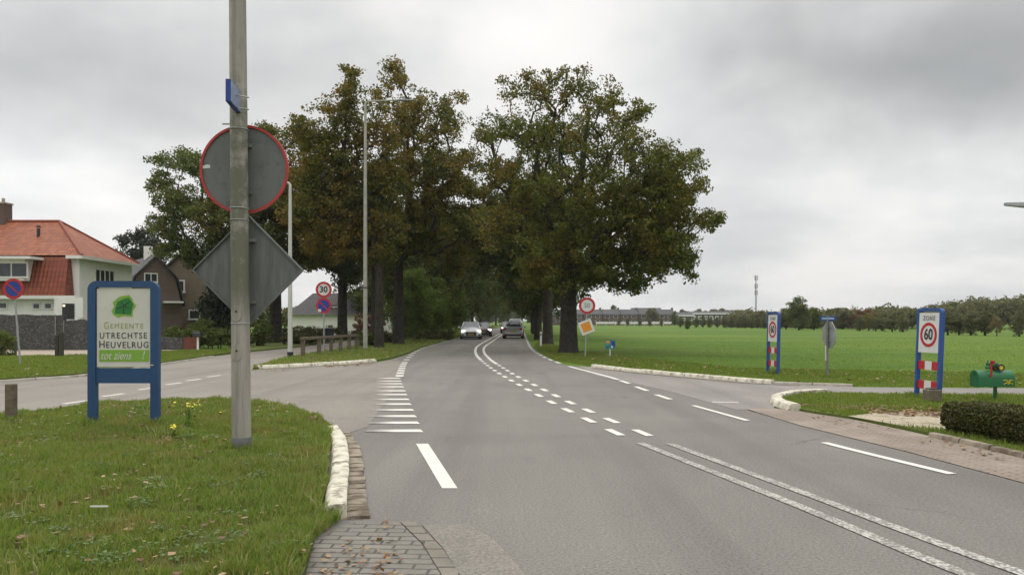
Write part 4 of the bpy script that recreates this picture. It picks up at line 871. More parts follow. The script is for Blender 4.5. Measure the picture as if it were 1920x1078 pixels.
def big_tree(name, bx, by, tr, lobes_px, depth, n_cl, per, spread, leaf, m, label, group, seed, forkz=3.2, ymin=-99, mb_=M_BARK, lean=(0, 0), topf=.8, cat='tree'):
    """crown lobes are given as seen (column, row, radius) at the tree's own distance, spread front to back through a real crown depth"""
    rng = np.random.default_rng(seed); s_ = by / F; lob = []
    pxs = np.array([l[0] for l in lobes_px]); pys = np.array([l[1] for l in lobes_px]); cxp = pxs.mean(); hw = max(pxs.max() - cxp, cxp - pxs.min(), 1)
    cyp = pys.mean(); hh = max(pys.max() - cyp, cyp - pys.min(), 1)
    for (a, b, r) in lobes_px:
        k = max(.12, 1 - .75 * max(abs(a - cxp) / hw, abs(b - cyp) / hh) ** 1.5); R = r * s_ * .97
        for dy in (-depth * k * .8, 0, depth * k * .8):
            Yl = dy + rng.normal() * .3; sc = (by + Yl) / by
            lob.append(((a - CX) * s_ * sc - bx, Yl, (H - (b - HY) * s_ * sc), R, max(R, .9), R * .9))
    C = crown_points(lob, n_cl, per, spread, rng); zc_ = np.quantile(C[:, 2], .62); C = C[rng.uniform(0, 1, len(C)) > np.where(C[:, 2] > zc_, .45, .12)]; C[:, 2] = np.maximum(C[:, 2], 2.0); C[:, 1] = np.where(C[:, 1] < ymin, ymin + rng.uniform(0, 2.5, len(C)), C[:, 1])
    zs = [max(p[2] for p in lob)]; ztop = zs[0] * topf; cxm = np.mean([p[0] for p in lob])
    tp = [(0, 0, -.2), (0, 0, .25), (lean[0] * .3, 0, 1.2), (lean[0], lean[1], forkz)]; n = 6
    for k in range(1, n + 1): f = k / n; tp.append((lean[0] + (cxm * .5 - lean[0]) * f + rng.normal() * .12, lean[1] + rng.normal() * .12, forkz + (ztop - forkz) * f))
    trr = [tr * 1.45, tr * 1.12, tr, tr * .86] + [tr * (.8 - .66 * k / n) for k in range(1, n + 1)]
    t = empty(name, (bx, by, 0), 0, label, cat, group)
    nodes, par, rad, nt_ = skeleton(C, tp, tr, rng=rng); build_wood('trunk', nodes, par, rad, nt_, tp, trr, mb_, t)
    Lp = leaves_around(C, per, spread, rng); leaf_obj('crown', Lp, leaf, m, t, rng); return t

AVE = 'oaks lining the main road'
bx, by = G(1066, 661)[:2]
big_tree('oak_tree', bx, by, .42, [(962, 160, 26), (1005, 160, 42), (1070, 160, 45), (1135, 185, 42), (1190, 215, 36), (945, 232, 42), (1015, 245, 62), (1105, 265, 68), (1190, 290, 62), (1258, 300, 44), (1300, 300, 20), (930, 320, 42), (1000, 355, 70), (1100, 370, 80), (1200, 390, 75), (1275, 385, 42), (1325, 412, 26), (940, 425, 52), (1030, 460, 66), (1130, 460, 62), (1215, 465, 52), (1265, 450, 44), (1225, 340, 60), (1270, 345, 48), (1235, 430, 60), (1195, 480, 46), (1250, 480, 40), (1150, 505, 40), (1095, 510, 36), (1050, 530, 26), (1285, 490, 28), (1300, 515, 12), (1240, 505, 26), (1190, 528, 24), (1165, 540, 14), (1310, 350, 14), (1345, 410, 14), (905, 225, 14), (905, 260, 22), (1000, 510, 40), (1120, 520, 28)],
         4.4, 2400, 58, .29, .135, M_OAK, 'largest oak, full dark green and rust crown, right of the road at the field edge', AVE, 11, 4.0, topf=.86)
bx, by = G(1027, 645)[:2]
big_tree('oak_tree', bx, by, .33, [(895, 300, 24), (885, 400, 28), (900, 440, 36), (905, 490, 30), (985, 260, 40), (1040, 280, 50), (950, 330, 45), (1010, 360, 60), (930, 400, 50), (980, 440, 60), (1050, 430, 50), (910, 370, 30), (1000, 500, 45), (950, 490, 38)],
         3.5, 620, 66, .38, .19, M_OAKD, 'second oak right of the road, its trunk just left of the largest oak', AVE, 12, 4.2)
bx, by = G(711, 654)[:2]
big_tree('oak_tree', bx, by, .24, [(655, 138, 13), (658, 165, 16), (645, 190, 30), (608, 205, 26), (560, 240, 24), (585, 250, 30), (690, 195, 32), (640, 245, 50), (700, 260, 50), (600, 285, 45), (575, 330, 42), (650, 330, 60), (720, 340, 50), (600, 390, 50), (680, 410, 55), (560, 400, 34), (640, 455, 42), (730, 425, 40), (710, 480, 30), (590, 450, 30)],
         3.6, 1400, 58, .30, .15, M_OAKB, 'browning oak with rusty crown left of the road, behind the tall arm lamp post', AVE, 13, 4.4, ymin=-.9)
bx, by = G(747, 647)[:2]
big_tree('oak_tree', bx, by, .34, [(737, 128, 16), (742, 155, 26), (712, 175, 24), (785, 195, 34), (835, 200, 22), (862, 183, 9), (845, 225, 26), (868, 300, 22), (878, 355, 26), (885, 420, 30), (870, 470, 34), (850, 500, 26), (760, 230, 50), (820, 245, 36), (770, 300, 60), (830, 305, 40), (720, 330, 50), (800, 370, 55), (850, 345, 36), (760, 420, 55), (840, 415, 42), (700, 430, 42), (800, 465, 38)],
         3.8, 1400, 58, .32, .16, M_OAKB, 'thick-trunked oak with the highest brownish crown on the left of the road', AVE, 14, 4.6, ymin=-4)
bx, by = G(703, 650)[:2]
big_tree('oak_tree', bx, by, .25, [(700, 400, 40), (670, 430, 35), (730, 440, 35), (700, 470, 35)], 2.5, 130, 80, .45, .22, M_OAKD, 'slim oak trunk just left of the browning oak trunk', AVE, 15, 4.6)
bx, by = (452 - CX) / F * 50, 50
big_tree('oak_tree', bx, by, .30, [(295, 300, 18), (345, 305, 34), (300, 345, 24), (330, 380, 42), (310, 425, 34), (395, 330, 45), (400, 400, 55), (345, 460, 36), (310, 470, 18), (450, 310, 40), (460, 380, 55), (410, 455, 36), (470, 440, 45), (375, 492, 20), (498, 250, 20), (500, 275, 22)],
         3.6, 1150, 56, .30, .155, M_OAKG, 'green oak whose crown spreads behind and left of the round sign back', 'oaks by the service road', 16, 4.0)
bx, by = (517 - CX) / F * 54, 54
big_tree('oak_tree', bx, by, .42, [(515, 248, 14), (540, 262, 24), (570, 262, 24), (520, 280, 30), (500, 330, 45), (545, 330, 50), (585, 300, 30), (500, 400, 50), (560, 400, 55), (520, 460, 50), (590, 440, 45), (570, 485, 30), (480, 470, 36), (610, 480, 26)],
         3.6, 1000, 56, .33, .175, M_OAKB, 'brown-crowned oak standing between the sign backs and the short white lamp post', 'oaks by the service road', 17, 4.0)
bx, by = (642 - CX) / F * 62, 62
big_tree('oak_tree', bx, by, .40, [(600, 400, 45), (650, 390, 50), (690, 420, 40), (620, 460, 45), (670, 470, 45), (585, 480, 30), (720, 480, 30), (645, 510, 30)],
         3.6, 380, 80, .5, .25, M_OAKD, 'dark oak with a straight black trunk behind the 30 sign', 'oaks by the service road', 18, 4.6)

def generic_tree(name, h, rx, zlow, tr, n_cl, per, spread, leaf, m, seed, bark=M_BARK, shape='oval', at=(0, 0, 0), label=None, group=None, cat='tree'):
    rng = np.random.default_rng(seed); lob = []; n = 16
    for k in range(n):
        f = (k + .5) / n; zc = zlow + (h - zlow) * f
        if shape == 'cone': rr = rx * (1 - f) * .9 + .15
        else: rr = rx * math.sin(math.pi * (.18 + .74 * f)) ** .8
        a = k * 2.4; R = max(.35, rr * .6); lob.append((math.cos(a) * rr * .5, math.sin(a) * rr * .5, min(zc, h - R * .6), R, R, R * (.55 if shape == 'cone' else .75)))
    C = crown_points(lob, n_cl, per, spread, rng, .5)
    tp = [(0, 0, -.2), (0, 0, .3)] + [(rng.normal() * .06, rng.normal() * .06, .3 + (h * .85 - .3) * k / 6) for k in range(1, 7)]; trr = [tr * 1.4, tr * 1.1] + [tr * (1 - .85 * k / 6) for k in range(1, 7)]
    t = empty(name, at, 0, label, cat, group)
    nodes, par, rad, nt_ = skeleton(C[::2], tp, tr, rng=rng); build_wood('trunk', nodes, par, rad, nt_, tp, trr, bark, t, 5)
    leaf_obj('crown', leaves_around(C, per, spread, rng), leaf, m, t, rng); return t
def place(proto, x, y, s_=1, rz=None, label=None, group=None, sx=1, used=set()):
    o = proto if proto.name not in used else copy_tree(proto); used.add(proto.name); used.add(o.name)
    o.location = (x, y, 0); o.scale = (s_ * sx, s_ * sx, s_); o.rotation_euler = (0, 0, rz if rz is not None else random.uniform(0, 6.28))
    if label: o['label'] = label
    if group: o['group'] = group
    return o
A1 = generic_tree('oak_tree', 13.5, 6.0, 3.4, .32, 520, 60, .50, .27, M_OAKD, 31, label='x', cat='tree')
A2 = generic_tree('oak_tree', 12.5, 5.6, 3.0, .30, 480, 60, .50, .27, M_OAKG, 32, label='x', cat='tree')
A3 = generic_tree('lime_tree', 10.5, 3.6, 1.6, .2, 260, 60, .5, .30, M_OAKG, 33, label='x', cat='tree')
right = [(64, 2.15, A1, 1.0, 'third oak trunk on the right side of the road'), (76, 2.5, A2, 1.0, 'fourth oak on the right side of the road'), (90, 2.6, A1, 1.0, 'fifth oak on the right side of the road'), (108, 2.9, A2, .98, 'sixth oak on the right side of the road'), (130, 3.6, A1, .95, 'seventh oak on the right side of the road'), (158, 4.6, A2, .95, 'eighth oak on the right side of the road'), (195, 6, A1, .95, 'ninth oak on the right side of the road'), (240, 8, A2, .9, 'most distant oak right of the road')]
left = [(66, -8.2, A2, .9, 'oak on the left verge close before the white reflector post'), (78, -8.0, A1, .95, 'oak on the left verge beside the white car'), (92, -7.4, A2, .95, 'oak on the left verge just behind the white car'), (108, -7.0, A1, .95, 'fourth oak along the left verge beyond the white car'), (128, -6.6, A2, .95, 'fifth oak along the left verge'), (152, -6.2, A1, .9, 'sixth oak along the left verge'), (182, -5.6, A2, .9, 'seventh oak along the left verge'), (220, -4.6, A1, .85, 'eighth oak along the left verge'), (270, -3.0, A2, .8, 'last oak at the far end of the left verge')]
for Y, x, pr, s_, l in right: place(pr, x, Y, s_, label=l, group=AVE, sx=.95)
for Y, x, pr, s_, l in left: place(pr, x, Y, s_, label=l, group=AVE, sx=.95)
for Y, x, s_, l in ((100, -16, 1, 'leafy tree behind the left avenue, second row'), (84, -15, .95, 'leafy tree behind the left avenue near the thin lamp post'), (125, -14, 1, 'leafy tree deep behind the left avenue'), (160, -12, 1, 'far leafy tree behind the left avenue'), (330, 3, .8, 'far tree closing the end of the road'), (300, -2, .8, 'left one of the trees closing the end of the road'), (310, 11, .8, 'right one of the trees closing the end of the road')):
    place(A3, x, Y, s_, label=l, group='trees behind the avenue')
YG = generic_tree('young_tree', 6.2, 2.1, .9, .08, 170, 60, .38, .20, M_LIGHTG, 35, M_BARKL, label='x', cat='tree')
for px, Y, s_, l in ((778, 56, .85, 'light green young tree between the thick oak trunk and the thin lamp post'), (812, 62, .8, 'light green young tree right of the thin lamp post'), (842, 72, .85, 'light green young tree behind the white reflector post'), (760, 70, .95, 'light green young tree half hidden by the thick oak trunk')):
    place(YG, (px - CX) / F * Y, Y, s_, label=l, group='young trees between the oaks')
# conifers by the houses
generic_tree('pine_tree', 12.8, 3.6, 7.0, .3, 130, 60, .55, .30, M_CONIF, 41, at=((266 - CX) / F * 95, 95, 0), label='dark pine rising behind the grey roof, left of the green oak')
generic_tree('yew_tree', 4.3, 1.2, .2, .2, 150, 70, .35, .2, M_CONIF, 42, at=((408 - CX) / F * 52, 52, 0), label='dark evergreen beside the brown brick house, behind the square sign back')

def shrub(px0, px1, basey, topy, m, label, Y=None, depth=1.2, n=None, leaf=.12, name='shrub', cat='shrub', lumpy=1.0, group=None):
    x0, Yb = G(px0, basey)[:2]; Y = Y or Yb; x0 = (px0 - CX) / F * Y; x1 = (px1 - CX) / F * Y; h = H - (topy - HY) / F * Y; cx = (x0 + x1) / 2; w = x1 - x0
    rng = np.random.default_rng(int(px0 * 7 + basey)); nl = max(2, int(w / (h * .8)) + 1); lob = []
    for k in range(nl * 2):
        f = (k + .5) / (nl * 2); R = h * rng.uniform(.38, .52); lob.append((-w / 2 + w * f, rng.uniform(-.3, .3) * depth, rng.uniform(.35, .6) * h, max(R * .9, w / nl / 2.2), depth / 2, R * lumpy))
    n = n or int(min(140, 18 * w * h + 20)); C = crown_points(lob, n, 60, .2, rng, .4); C[:, 2] = np.clip(C[:, 2], .05, h * .97)
    t = empty(name, (cx, Y, 0), 0, label, cat, group); mb = MB()
    for k in range(4): a = rng.uniform(-w * .3, w * .3); mb.tube([(a, 0, -.1), (a * 1.1, .1, h * .6)], [.04, .015], 5)
    mb.build('stem', M_BARK, t); leaf_obj('foliage', leaves_around(C, 60, .17, rng), leaf, m, t, rng); return t
shrub(-30, 12, 668, 618, M_SHRUB, 'green bush cut off by the left edge, beside the stone wall')
shrub(305, 350, 652, 602, M_SHRUB, 'green garden shrub behind the low stone wall', Y=43)
shrub(345, 385, 652, 598, M_SHRUB, 'yellowish green shrub behind the dark letterbox', Y=45)
shrub(375, 436, 652, 612, M_SHRUB, 'dark shrub right of the reddish garden gate', Y=43.5)
shrub(470, 505, 650, 600, M_SHRUB, 'bright yellow-green shrub just right of the tall column', Y=47)
shrub(530, 600, 645, 625, M_HEDGE, 'low dark hedge across the service road behind the short white lamp post', name='hedge', cat='hedge', Y=50)
shrub(548, 640, 640, 608, M_HEDGE, 'dark garden hedge below the white gable of the low house', name='hedge', cat='hedge', Y=60)
shrub(650, 720, 638, 618, M_HEDGE, 'dark hedge between the black oak trunk and the tall lamp post', name='hedge', cat='hedge', Y=62)
shrub(672, 706, 655, 625, M_SHRUB, 'round bush at the foot of the tall lamp post', Y=46)
shrub(668, 712, 636, 590, M_REDL, 'rust-red shrub in front of the white house wall', Y=70)
shrub(480, 545, 636, 608, M_HEDGE, 'dark hedge left of the short white lamp post', name='hedge', cat='hedge', Y=58)
shrub(716, 745, 650, 622, M_HEDGE, 'brownish undergrowth between the two nearest left oak trunks', Y=52)
shrub(755, 850, 640, 618, M_HEDGE, 'long low hedge along the left verge behind the oaks', name='hedge', cat='hedge', Y=61)
shrub(150, 170, 655, 590, M_REDL, 'reddish climber beside the porch, at the left edge of the blue board', Y=44.5)

# clipped hedge on the right
def clipped_hedge():
    t = empty('clipped_hedge', (6.1, 10.9, 0), 0, 'low clipped dark green hedge at the right edge, in front of the mailbox', 'hedge')
    rng = np.random.default_rng(77); a = np.array((-.12, -.15)); d = np.array((.42, -1.6)) ; L = 6.5; d = d / np.linalg.norm(d); nv = np.array((-d[1], d[0])); wd = .75; h = .47
    n = 52000; u = rng.uniform(0, L, n); side = rng.uniform(0, 1, n); off = rng.uniform(0, wd, n); zz2 = rng.uniform(.03, h, n); j = np.abs(rng.normal(size=n)) * .03
    f = side < .42; off[f] = j[f]; g = (side >= .42) & (side < .75); zz2[g] = h - j[g]; e = (side >= .75) & (side < .84); u[e] = j[e]; b = side >= .84; zz2[b] = rng.uniform(.0, h - .03, b.sum()); off[b] = rng.uniform(.02, .2, b.sum())
    wob = .05 * (vnoise(u, zz2 * 3, 2.0, 3) - .5) * 2 + .05 * (vnoise(u, off * 2, 4.5, 8) - .5)
    off += wob * (off < .15); zz2 = zz2 + wob * .8; bulge = -.03 * np.sin(np.clip(zz2 / h, 0, 1) * np.pi); rc = np.clip((zz2 - h * .78) / (h * .22), 0, 1) * .06 * (off < .15); off = off + bulge * (off < .15) + rc; 
    off += np.where((zz2 < .14) & (off < .2), .07, 0)
    X = a[0] + d[0] * u + nv[0] * off; Yy = a[1] + d[1] * u + nv[1] * off
    leaf_obj('foliage', np.c_[X, Yy, zz2], .036, M_HEDGE, t, rng)
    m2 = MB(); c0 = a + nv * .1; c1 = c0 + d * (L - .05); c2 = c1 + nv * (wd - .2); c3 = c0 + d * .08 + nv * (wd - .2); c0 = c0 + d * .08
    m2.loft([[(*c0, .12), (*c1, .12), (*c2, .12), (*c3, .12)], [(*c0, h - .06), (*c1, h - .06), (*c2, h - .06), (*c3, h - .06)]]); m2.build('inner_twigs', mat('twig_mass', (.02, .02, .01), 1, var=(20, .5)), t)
    for k in range(12):
        q = a + d * (.3 + k * .5) + nv * .3; MB().tube([(*q, -.05), (*q, .3)], .02, 5).build('stem', M_BARK, t)
clipped_hedge()
# flowering weeds
def ragwort(px, basey, h, n, label, spread=.14, seed=1):
    rng = np.random.default_rng(seed); x, Y = G(px, basey)[:2]; t = empty('wildflower', (x, Y, .07), 0, label, 'wildflower'); m1 = MB(); C = []; lf = []
    for k in range(n):
        a = rng.uniform(0, 6.28); r = rng.uniform(.1, 1) * spread; hh = h * rng.uniform(.75, 1.1); e = (math.cos(a) * r, math.sin(a) * r, hh); m1.tube([(0, 0, 0), (e[0] * .3, e[1] * .3, hh * .5), e], [.004, .003, .002], 4)
        for q in range(5): C.append((e[0] + rng.normal() * .025, e[1] + rng.normal() * .025, e[2] + rng.normal() * .01))
        for q in range(8): f = rng.uniform(.1, .8); lf.append((e[0] * f * .6 + rng.normal() * .02, e[1] * f * .6 + rng.normal() * .02, hh * f))
    m1.build('stem', M_LOGOL, t); leaf_obj('flower_head', C, .026, M_YFL, t, rng, flat=2, aspect=.95); leaf_obj('foliage', lf, .05, M_SHRUB, t, rng, aspect=.35)
M_YFL = mat('yellow_petals', (.80, .66, .03), .6, var=(9, .1))
ragwort(352, 815, .42, 12, 'tall yellow-flowered weed between the blue board and the tall column', .2, 1); ragwort(325, 835, .16, 5, 'low yellow-flowered weed in the grass below the blue board', .1, 2)
ragwort(541, 772, .10, 1, 'single yellow flower at the back edge of the grass mound', .01, 3); ragwort(412, 795, .12, 2, 'small yellow flowers just left of the tall column', .06, 4)
o = MB().box((0, 0, 0), (.14, .012, .01)).build('litter_stick', M_SIGNW2); o.location = (*G(186, 985)[:2], .15); tag(o, 'small white strip of litter lying in the near grass', 'litter')

# ================================================================ BUILDINGS
def window(parent, c, w, h, yaw=0, bars=1, name='window', glass=M_GLASS, fw=.07, proud=.05):
    R = Matrix.Rotation(yaw, 3, 'Z'); nrm = R @ Vector((0, -1, 0)); c = Vector(c); f = MB(); sid = R @ Vector((1, 0, 0))
    for dx, dz, sw, sh in ((0, h / 2, w + fw, fw), (0, -h / 2, w + fw * 2, fw * 1.3)): f.box(c + Vector((0, 0, dz)) + nrm * proud * .5, (sw, proud * 1.6, sh), R)
    for sx in (-1, 1): f.box(c + sid * sx * w / 2 + nrm * proud * .5, (fw, proud * 1.4, h), R)
    for k in range(bars): f.box(c + sid * (-w / 2 + w * (k + 1) / (bars + 1)) + nrm * proud * .5, (fw * .8, proud * 1.2, h), R)
    fr = f.build(name, M_WHITEP, parent); g = MB(); g.box(c + nrm * .012, (w, .02, h), R); g.build('pane', glass, fr); return fr

def white_house():
    X0, XC = -48.0, -26.3; Yf, Yb = 47.0, 53.5; ze = 5.37; zr = 8.0
    t = empty('white_house', (XC, Yf, 0), 0, 'white rendered house with orange hipped tile roof behind the stone wall', 'house')
    o = lambda x, y, z_: (x - XC, y - Yf, z_)
    w = MB(); w.box(o((X0 + XC) / 2, (Yf + Yb) / 2, 2.66), (XC - X0, Yb - Yf, 5.38)); w.build('wall', M_WHITE, t)
    # ground floor front, slightly proud, and porch
    w = MB(); w.box(o((X0 - 26.9) / 2 , 46.7, 1.5), (-26.9 - X0, .9, 3.0)); w.build('front_wall', M_WHITE, t)
    # hipped upper roof
    ov = .35; A, B, C_, D = o(X0, Yf - ov, ze), o(XC + ov, Yf - ov, ze), o(XC + ov, Yb + ov, ze), o(X0, Yb + ov, ze); R1, R0 = o(-29.4, (Yf + Yb) / 2, zr), o(X0, (Yf + Yb) / 2, zr)
    up = .14; lift = lambda p: (p[0], p[1], p[2] + up)
    m2 = MB(); m2.quad(lift(A), lift(B), R1, R0); m2.quad(lift(B), lift(C_), R1); m2.quad(lift(C_), lift(D), R0, R1); roof_uv(m2.build('roof', M_TILE, t))
    m2 = MB(); m2.tube([lift(B), R1], .10, 8); m2.tube([lift(C_), R1], .10, 8); m2.tube([R0, R1], .11, 8); m2.build('ridge_tiles', M_TILE2, t, smooth=True)
    m2 = MB(); m2.box(o((-26.9 + XC + ov) / 2 , Yf - ov, ze + .03), (XC + ov + 26.9, .12, .2)); m2.box(o(XC + ov, (Yf + Yb) / 2, ze + .03), (.12, Yb - Yf + 2 * ov, .2)); m2.build('gutter', M_WHITEP, t)
    # steep tiled front slope
    m2 = MB(); zb = 3.05; m2.quad(o(X0, 45.9, zb), o(-26.55, 45.9, zb), o(-26.75, Yf - .38, ze + .02), o(X0, Yf - .38, ze + .02)); m2.quad(o(-26.55, 45.9, zb), o(-26.55, 46.9, zb), o(-26.75, 46.9, ze), o(-26.75, Yf - .38, ze + .02)); roof_uv(m2.build('steep_roof', M_TILE2, t))
    m2 = MB(); m2.box(o((X0 - 25.9) / 2, 45.85, zb - .10), (-25.9 - X0, .24, .2)); m2.box(o((X0 - 26.1) / 2, 46.25, zb - .16), (-26.1 - X0, .6, .06)); m2.build('gutter', M_WHITEP, t)
    # dormer at the left
    m2 = MB(); dx0, dx1 = -33.5, P(52, 0, 46)[0]; m2.box(o((dx0 + dx1) / 2, 46.3, 4.55), (dx1 - dx0, 1.2, 1.25)); m2.build('dormer', M_WHITE, t)
    m2 = MB(); m2.box(o((dx0 + dx1) / 2 + .1, 46.1, 5.26), (dx1 - dx0 + 1.0, 1.7, .16)); m2.build('dormer_roof', M_WHITEP, t)
    window(t, o(P(22, 0, 45.7)[0], 45.70, 4.55), 1.9, .85, bars=1)
    window(t, o(P(-12, 0, 45.7)[0] - .6, 45.70, 4.55), 1.0, .85, bars=0)
    for px in (68, 90): window(t, o(P(px, 0, 46.2)[0], 46.25, H + (600 - 574) * 46.2 / F), .42, .34, bars=0, fw=.06)
    window(t, o(P(4, 0, 46.2)[0], 46.25, H + (600 - 573) * 46.2 / F), .55, .36, bars=0, fw=.06)
    # side wall window band (faces +X)
    window(t, o(XC, 49.9, 4.42), 2.3, .8, yaw=math.radians(90), bars=3, fw=.08)
    # porch: recess with lit lamp
    px_, pz = P(132, 0, 45.9)[0], 2.2
    m2 = MB(); m2.box(o(px_, 46.0, 1.5), (1.7, .6, 2.9)); m2.build('porch', M_WHITE, t)
    m2 = MB(); m2.box(o(px_ - .0, 45.69, 2.10), (.72, .04, .95)); d = m2.build('porch_window', M_DARK, t)
    m2 = MB(); m2.box(o(px_ - .0, 45.66, 1.58), (.95, .12, .12)); m2.build('sill', M_WHITEP, t)
    m2 = MB(); m2.box(o(px_ - .24, 45.66, 2.45), (.10, .08, .10)); m2.build('porch_lamp', M_LIT, t)
    m2 = MB(); m2.tube([o(P(119, 0, 46)[0], 45.9, 3.0), o(P(119, 0, 46)[0], 45.9, 0)], .045, 8); m2.build('downpipe', M_WHITEP, t, smooth=True)
    for px, py, hh in ((72, 437, .75), (122, 456, .5)):
        Y = 48.6; q = P(px, py, Y); m2 = MB(); m2.tube([o(q[0], Y, q[2] - .5), o(q[0], Y, q[2] + hh * .4)], .10, 8); m2.tube([o(q[0], Y, q[2] + hh * .4 + .05), o(q[0], Y, q[2] + hh * .4 + .15)], .13, 8); m2.build('vent_pipe', M_BLACK, t, smooth=True)
    q = P(2, 415, 50.25); m2 = MB(); m2.box(o(q[0], 50.25, 8.3), (.95, .8, 1.6)); ch = m2.build('chimney', M_HOUSEBRICK, t); m2 = MB(); m2.box(o(q[0], 50.25, 9.15), (1.05, .9, .1)); m2.tube([o(q[0] + .15, 50.25, 9.2), o(q[0] + .15, 50.25, 9.5)], .1, 8); m2.build('chimney_cap', M_KERBG, ch)
white_house()

def gable_house(name, label, apex, wdir, rdir, halfw, depth, zeave, zridge, wall_m, roof_m, mid=None, cat='house'):
    """apex=(x,y) foot of the gable ridge; wdir unit vector along the gable, rdir along the ridge"""
    t = empty(name, (apex[0], apex[1], 0), 0, label, cat); w = Vector((*wdir, 0)).normalized(); r = Vector((*rdir, 0)).normalized(); up = Vector((0, 0, 1))
    sh = [(-halfw, 0), (-halfw, zeave)] + ([(-halfw + mid[0], mid[1])] if mid else []) + [(0, zridge)] + ([(halfw - mid[0], mid[1])] if mid else []) + [(halfw, zeave), (halfw, 0)]
    m2 = MB(); m2.loft([[w * a + up * b for a, b in sh], [w * a + up * b + r * depth for a, b in sh]]); m2.build('wall', wall_m, t)
    prof = sh[1:-1]; ov = .25; m2 = MB()
    ext = lambda a, b: (a * (1 + .25 / halfw), b - (.12 if abs(a) == halfw else -.03))
    for (a, b), (c, d) in zip(prof, prof[1:]):
        a_, b_ = ext(a, b); c_, d_ = ext(c, d); q = [w * a_ + up * (b_ + .06) - r * ov, w * c_ + up * (d_ + .06) - r * ov, w * c_ + up * (d_ + .06) + r * (depth + ov), w * a_ + up * (b_ + .06) + r * (depth + ov)]
        lo = [p - up * .14 for p in q]; m2.add([*q, *lo], [(0, 1, 2, 3), (4, 7, 6, 5), (0, 4, 5, 1), (1, 5, 6, 2), (2, 6, 7, 3), (3, 7, 4, 0)])
    roof_uv(m2.build('roof', roof_m, t)); return t, w, r
# brown house with rounded-off gable
Y = 60; ap = ((292 - CX) / F * Y, Y); zrd = H - (479 - HY) / F * Y
t, w, r = gable_house('brown_house', 'dark brown brick house with steep grey roof, left of the green oak', ap, (.80, .60), (-.60, .80), 1.9, 8, 2.9, zrd, M_HOUSEBRICK, M_SLATE, mid=(.5, zrd - 1.7))
n_ = -Vector((*r[:2], 0)); yaw = math.atan2(w.y, w.x)
window(t, tuple(w * -.35 + n_ * .02 + Vector((0, 0, H - (521 - HY) / F * Y))), .9, .65, yaw=yaw, bars=1)
MB().box(tuple(r * 2.6 + Vector((0, 0, zrd + .35))), (.5, .5, 1.1)).build('chimney', M_WHITEP, t)
MB().box(tuple(w * 1.2 + n_ * .3 + Vector((0, 0, 3.0))), (1.4, .6, .14), Matrix.Rotation(yaw, 3, 'Z')).build('porch_roof', M_WHITEP, t)
# brown brick house 2
Y = 64; ap = ((358 - CX) / F * Y, Y)
t, w, r = gable_house('brick_house', 'light brown brick house behind the shrubs, left of the square sign back', ap, (1, .05), (-.05, 1), 2.0, 8, 5.9, H - (462 - HY) / F * Y, M_HOUSEBRICK2, M_TILE3)
window(t, (P(337, 0, Y)[0] - ap[0], -.1, H - (537 - HY) / F * Y), .85, .95, bars=0, fw=.12); window(t, (P(366, 0, Y)[0] - ap[0], -.08, H - (590 - HY) / F * Y), .9, .75, bars=0, fw=.1); window(t, (P(322.5, 0, Y)[0] - ap[0] + .1, -.08, H - (588 - HY) / F * Y), .3, .7, bars=0, fw=.1)
# low white house with dark roof
def low_house():
    Y = 82; x0, x1 = P(545, 0, Y)[0], P(697, 0, Y)[0]; t = empty('bungalow', (x0, Y, 0), 0, 'low white house with broad dark roof behind the 30 sign', 'house'); Wd = x1 - x0; ze = H - (590 - HY) / F * Y; zr = H - (548 - HY) / F * Y
    MB().box((Wd / 2, 3, ze / 2), (Wd, 6, ze)).build('wall', M_WHITE, t)
    m2 = MB(); m2.add([(-.3, -.4, ze), (Wd + .3, -.4, ze), (Wd - 1.6, 3, zr), (1.6, 3, zr), (-.3, 6.4, ze), (Wd + .3, 6.4, ze)], [(0, 1, 2, 3), (1, 5, 2), (5, 4, 3, 2), (4, 0, 3), (0, 4, 5, 1)]); roof_uv(m2.build('roof', M_TILE3, t))
    dx = P(624, 0, Y)[0] - x0; MB().box((dx, 1.6, 2.65), (1.9, 2.0, 1.1)).build('dormer', M_TILE3 if False else M_SLATEW, t); window(t, (dx, .58, 2.62), 1.3, .75, bars=1)
M_SLATEW = mat('dark_cladding', (.06, .06, .06), .8, var=(4, .2))
low_house()
Y = 95; ap = ((722 - CX) / F * Y, Y)
t, w, r = gable_house('orange_roofed_house', 'distant house with orange roof glimpsed between the left oak trunks', ap, (.2, 1), (-1, .2), 2.4, 5, 2.6, H - (552 - HY) / F * Y, M_WHITE, M_TILE)

def gabion(x0p, x1p, basey, topy, label, th=.35, Y=None):
    Y = Y or G(0, basey)[1]; x0, x1 = P(x0p, 0, Y)[0], P(x1p, 0, Y)[0]; h = H - (topy - HY) / F * Y; t = empty('stone_wall', (x0, Y, 0), 0, label, 'wall')
    mb = MB(); L = x1 - x0; n = max(1, int(L / .35)); zs = [h + random.uniform(-.035, .035) for _ in range(n + 1)]
    for k in range(n):
        a, b = L * k / n, L * (k + 1) / n; mb.add([(a, 0, -.1), (b, 0, -.1), (b, th, -.1), (a, th, -.1), (a, 0, zs[k]), (b, 0, zs[k + 1]), (b, th, zs[k + 1]), (a, th, zs[k])], [(4, 5, 6, 7), (0, 1, 5, 4), (2, 3, 7, 6)] + ([(3, 0, 4, 7)] if k == 0 else []) + ([(1, 2, 6, 5)] if k == n - 1 else []))
    mb.build('stone_fill', M_STONE, t); k = 0
    while k * 2.05 < L: MB().box((min(k * 2.05 + .05, L - .02), -.03, h / 2), (.05, .04, h + .06)).build('steel_post', M_GALVD, t); k += 1
gabion(-330, 118, 656.3, 590.5, 'long grey stone-filled wall in front of the white house'); gabion(118.5, 163, 656.3, 601, 'lower end section of the grey stone wall, behind the blue board', Y=41.2)
gabion(296, 345, 656, 633, 'low grey stone garden wall right of the blue board')
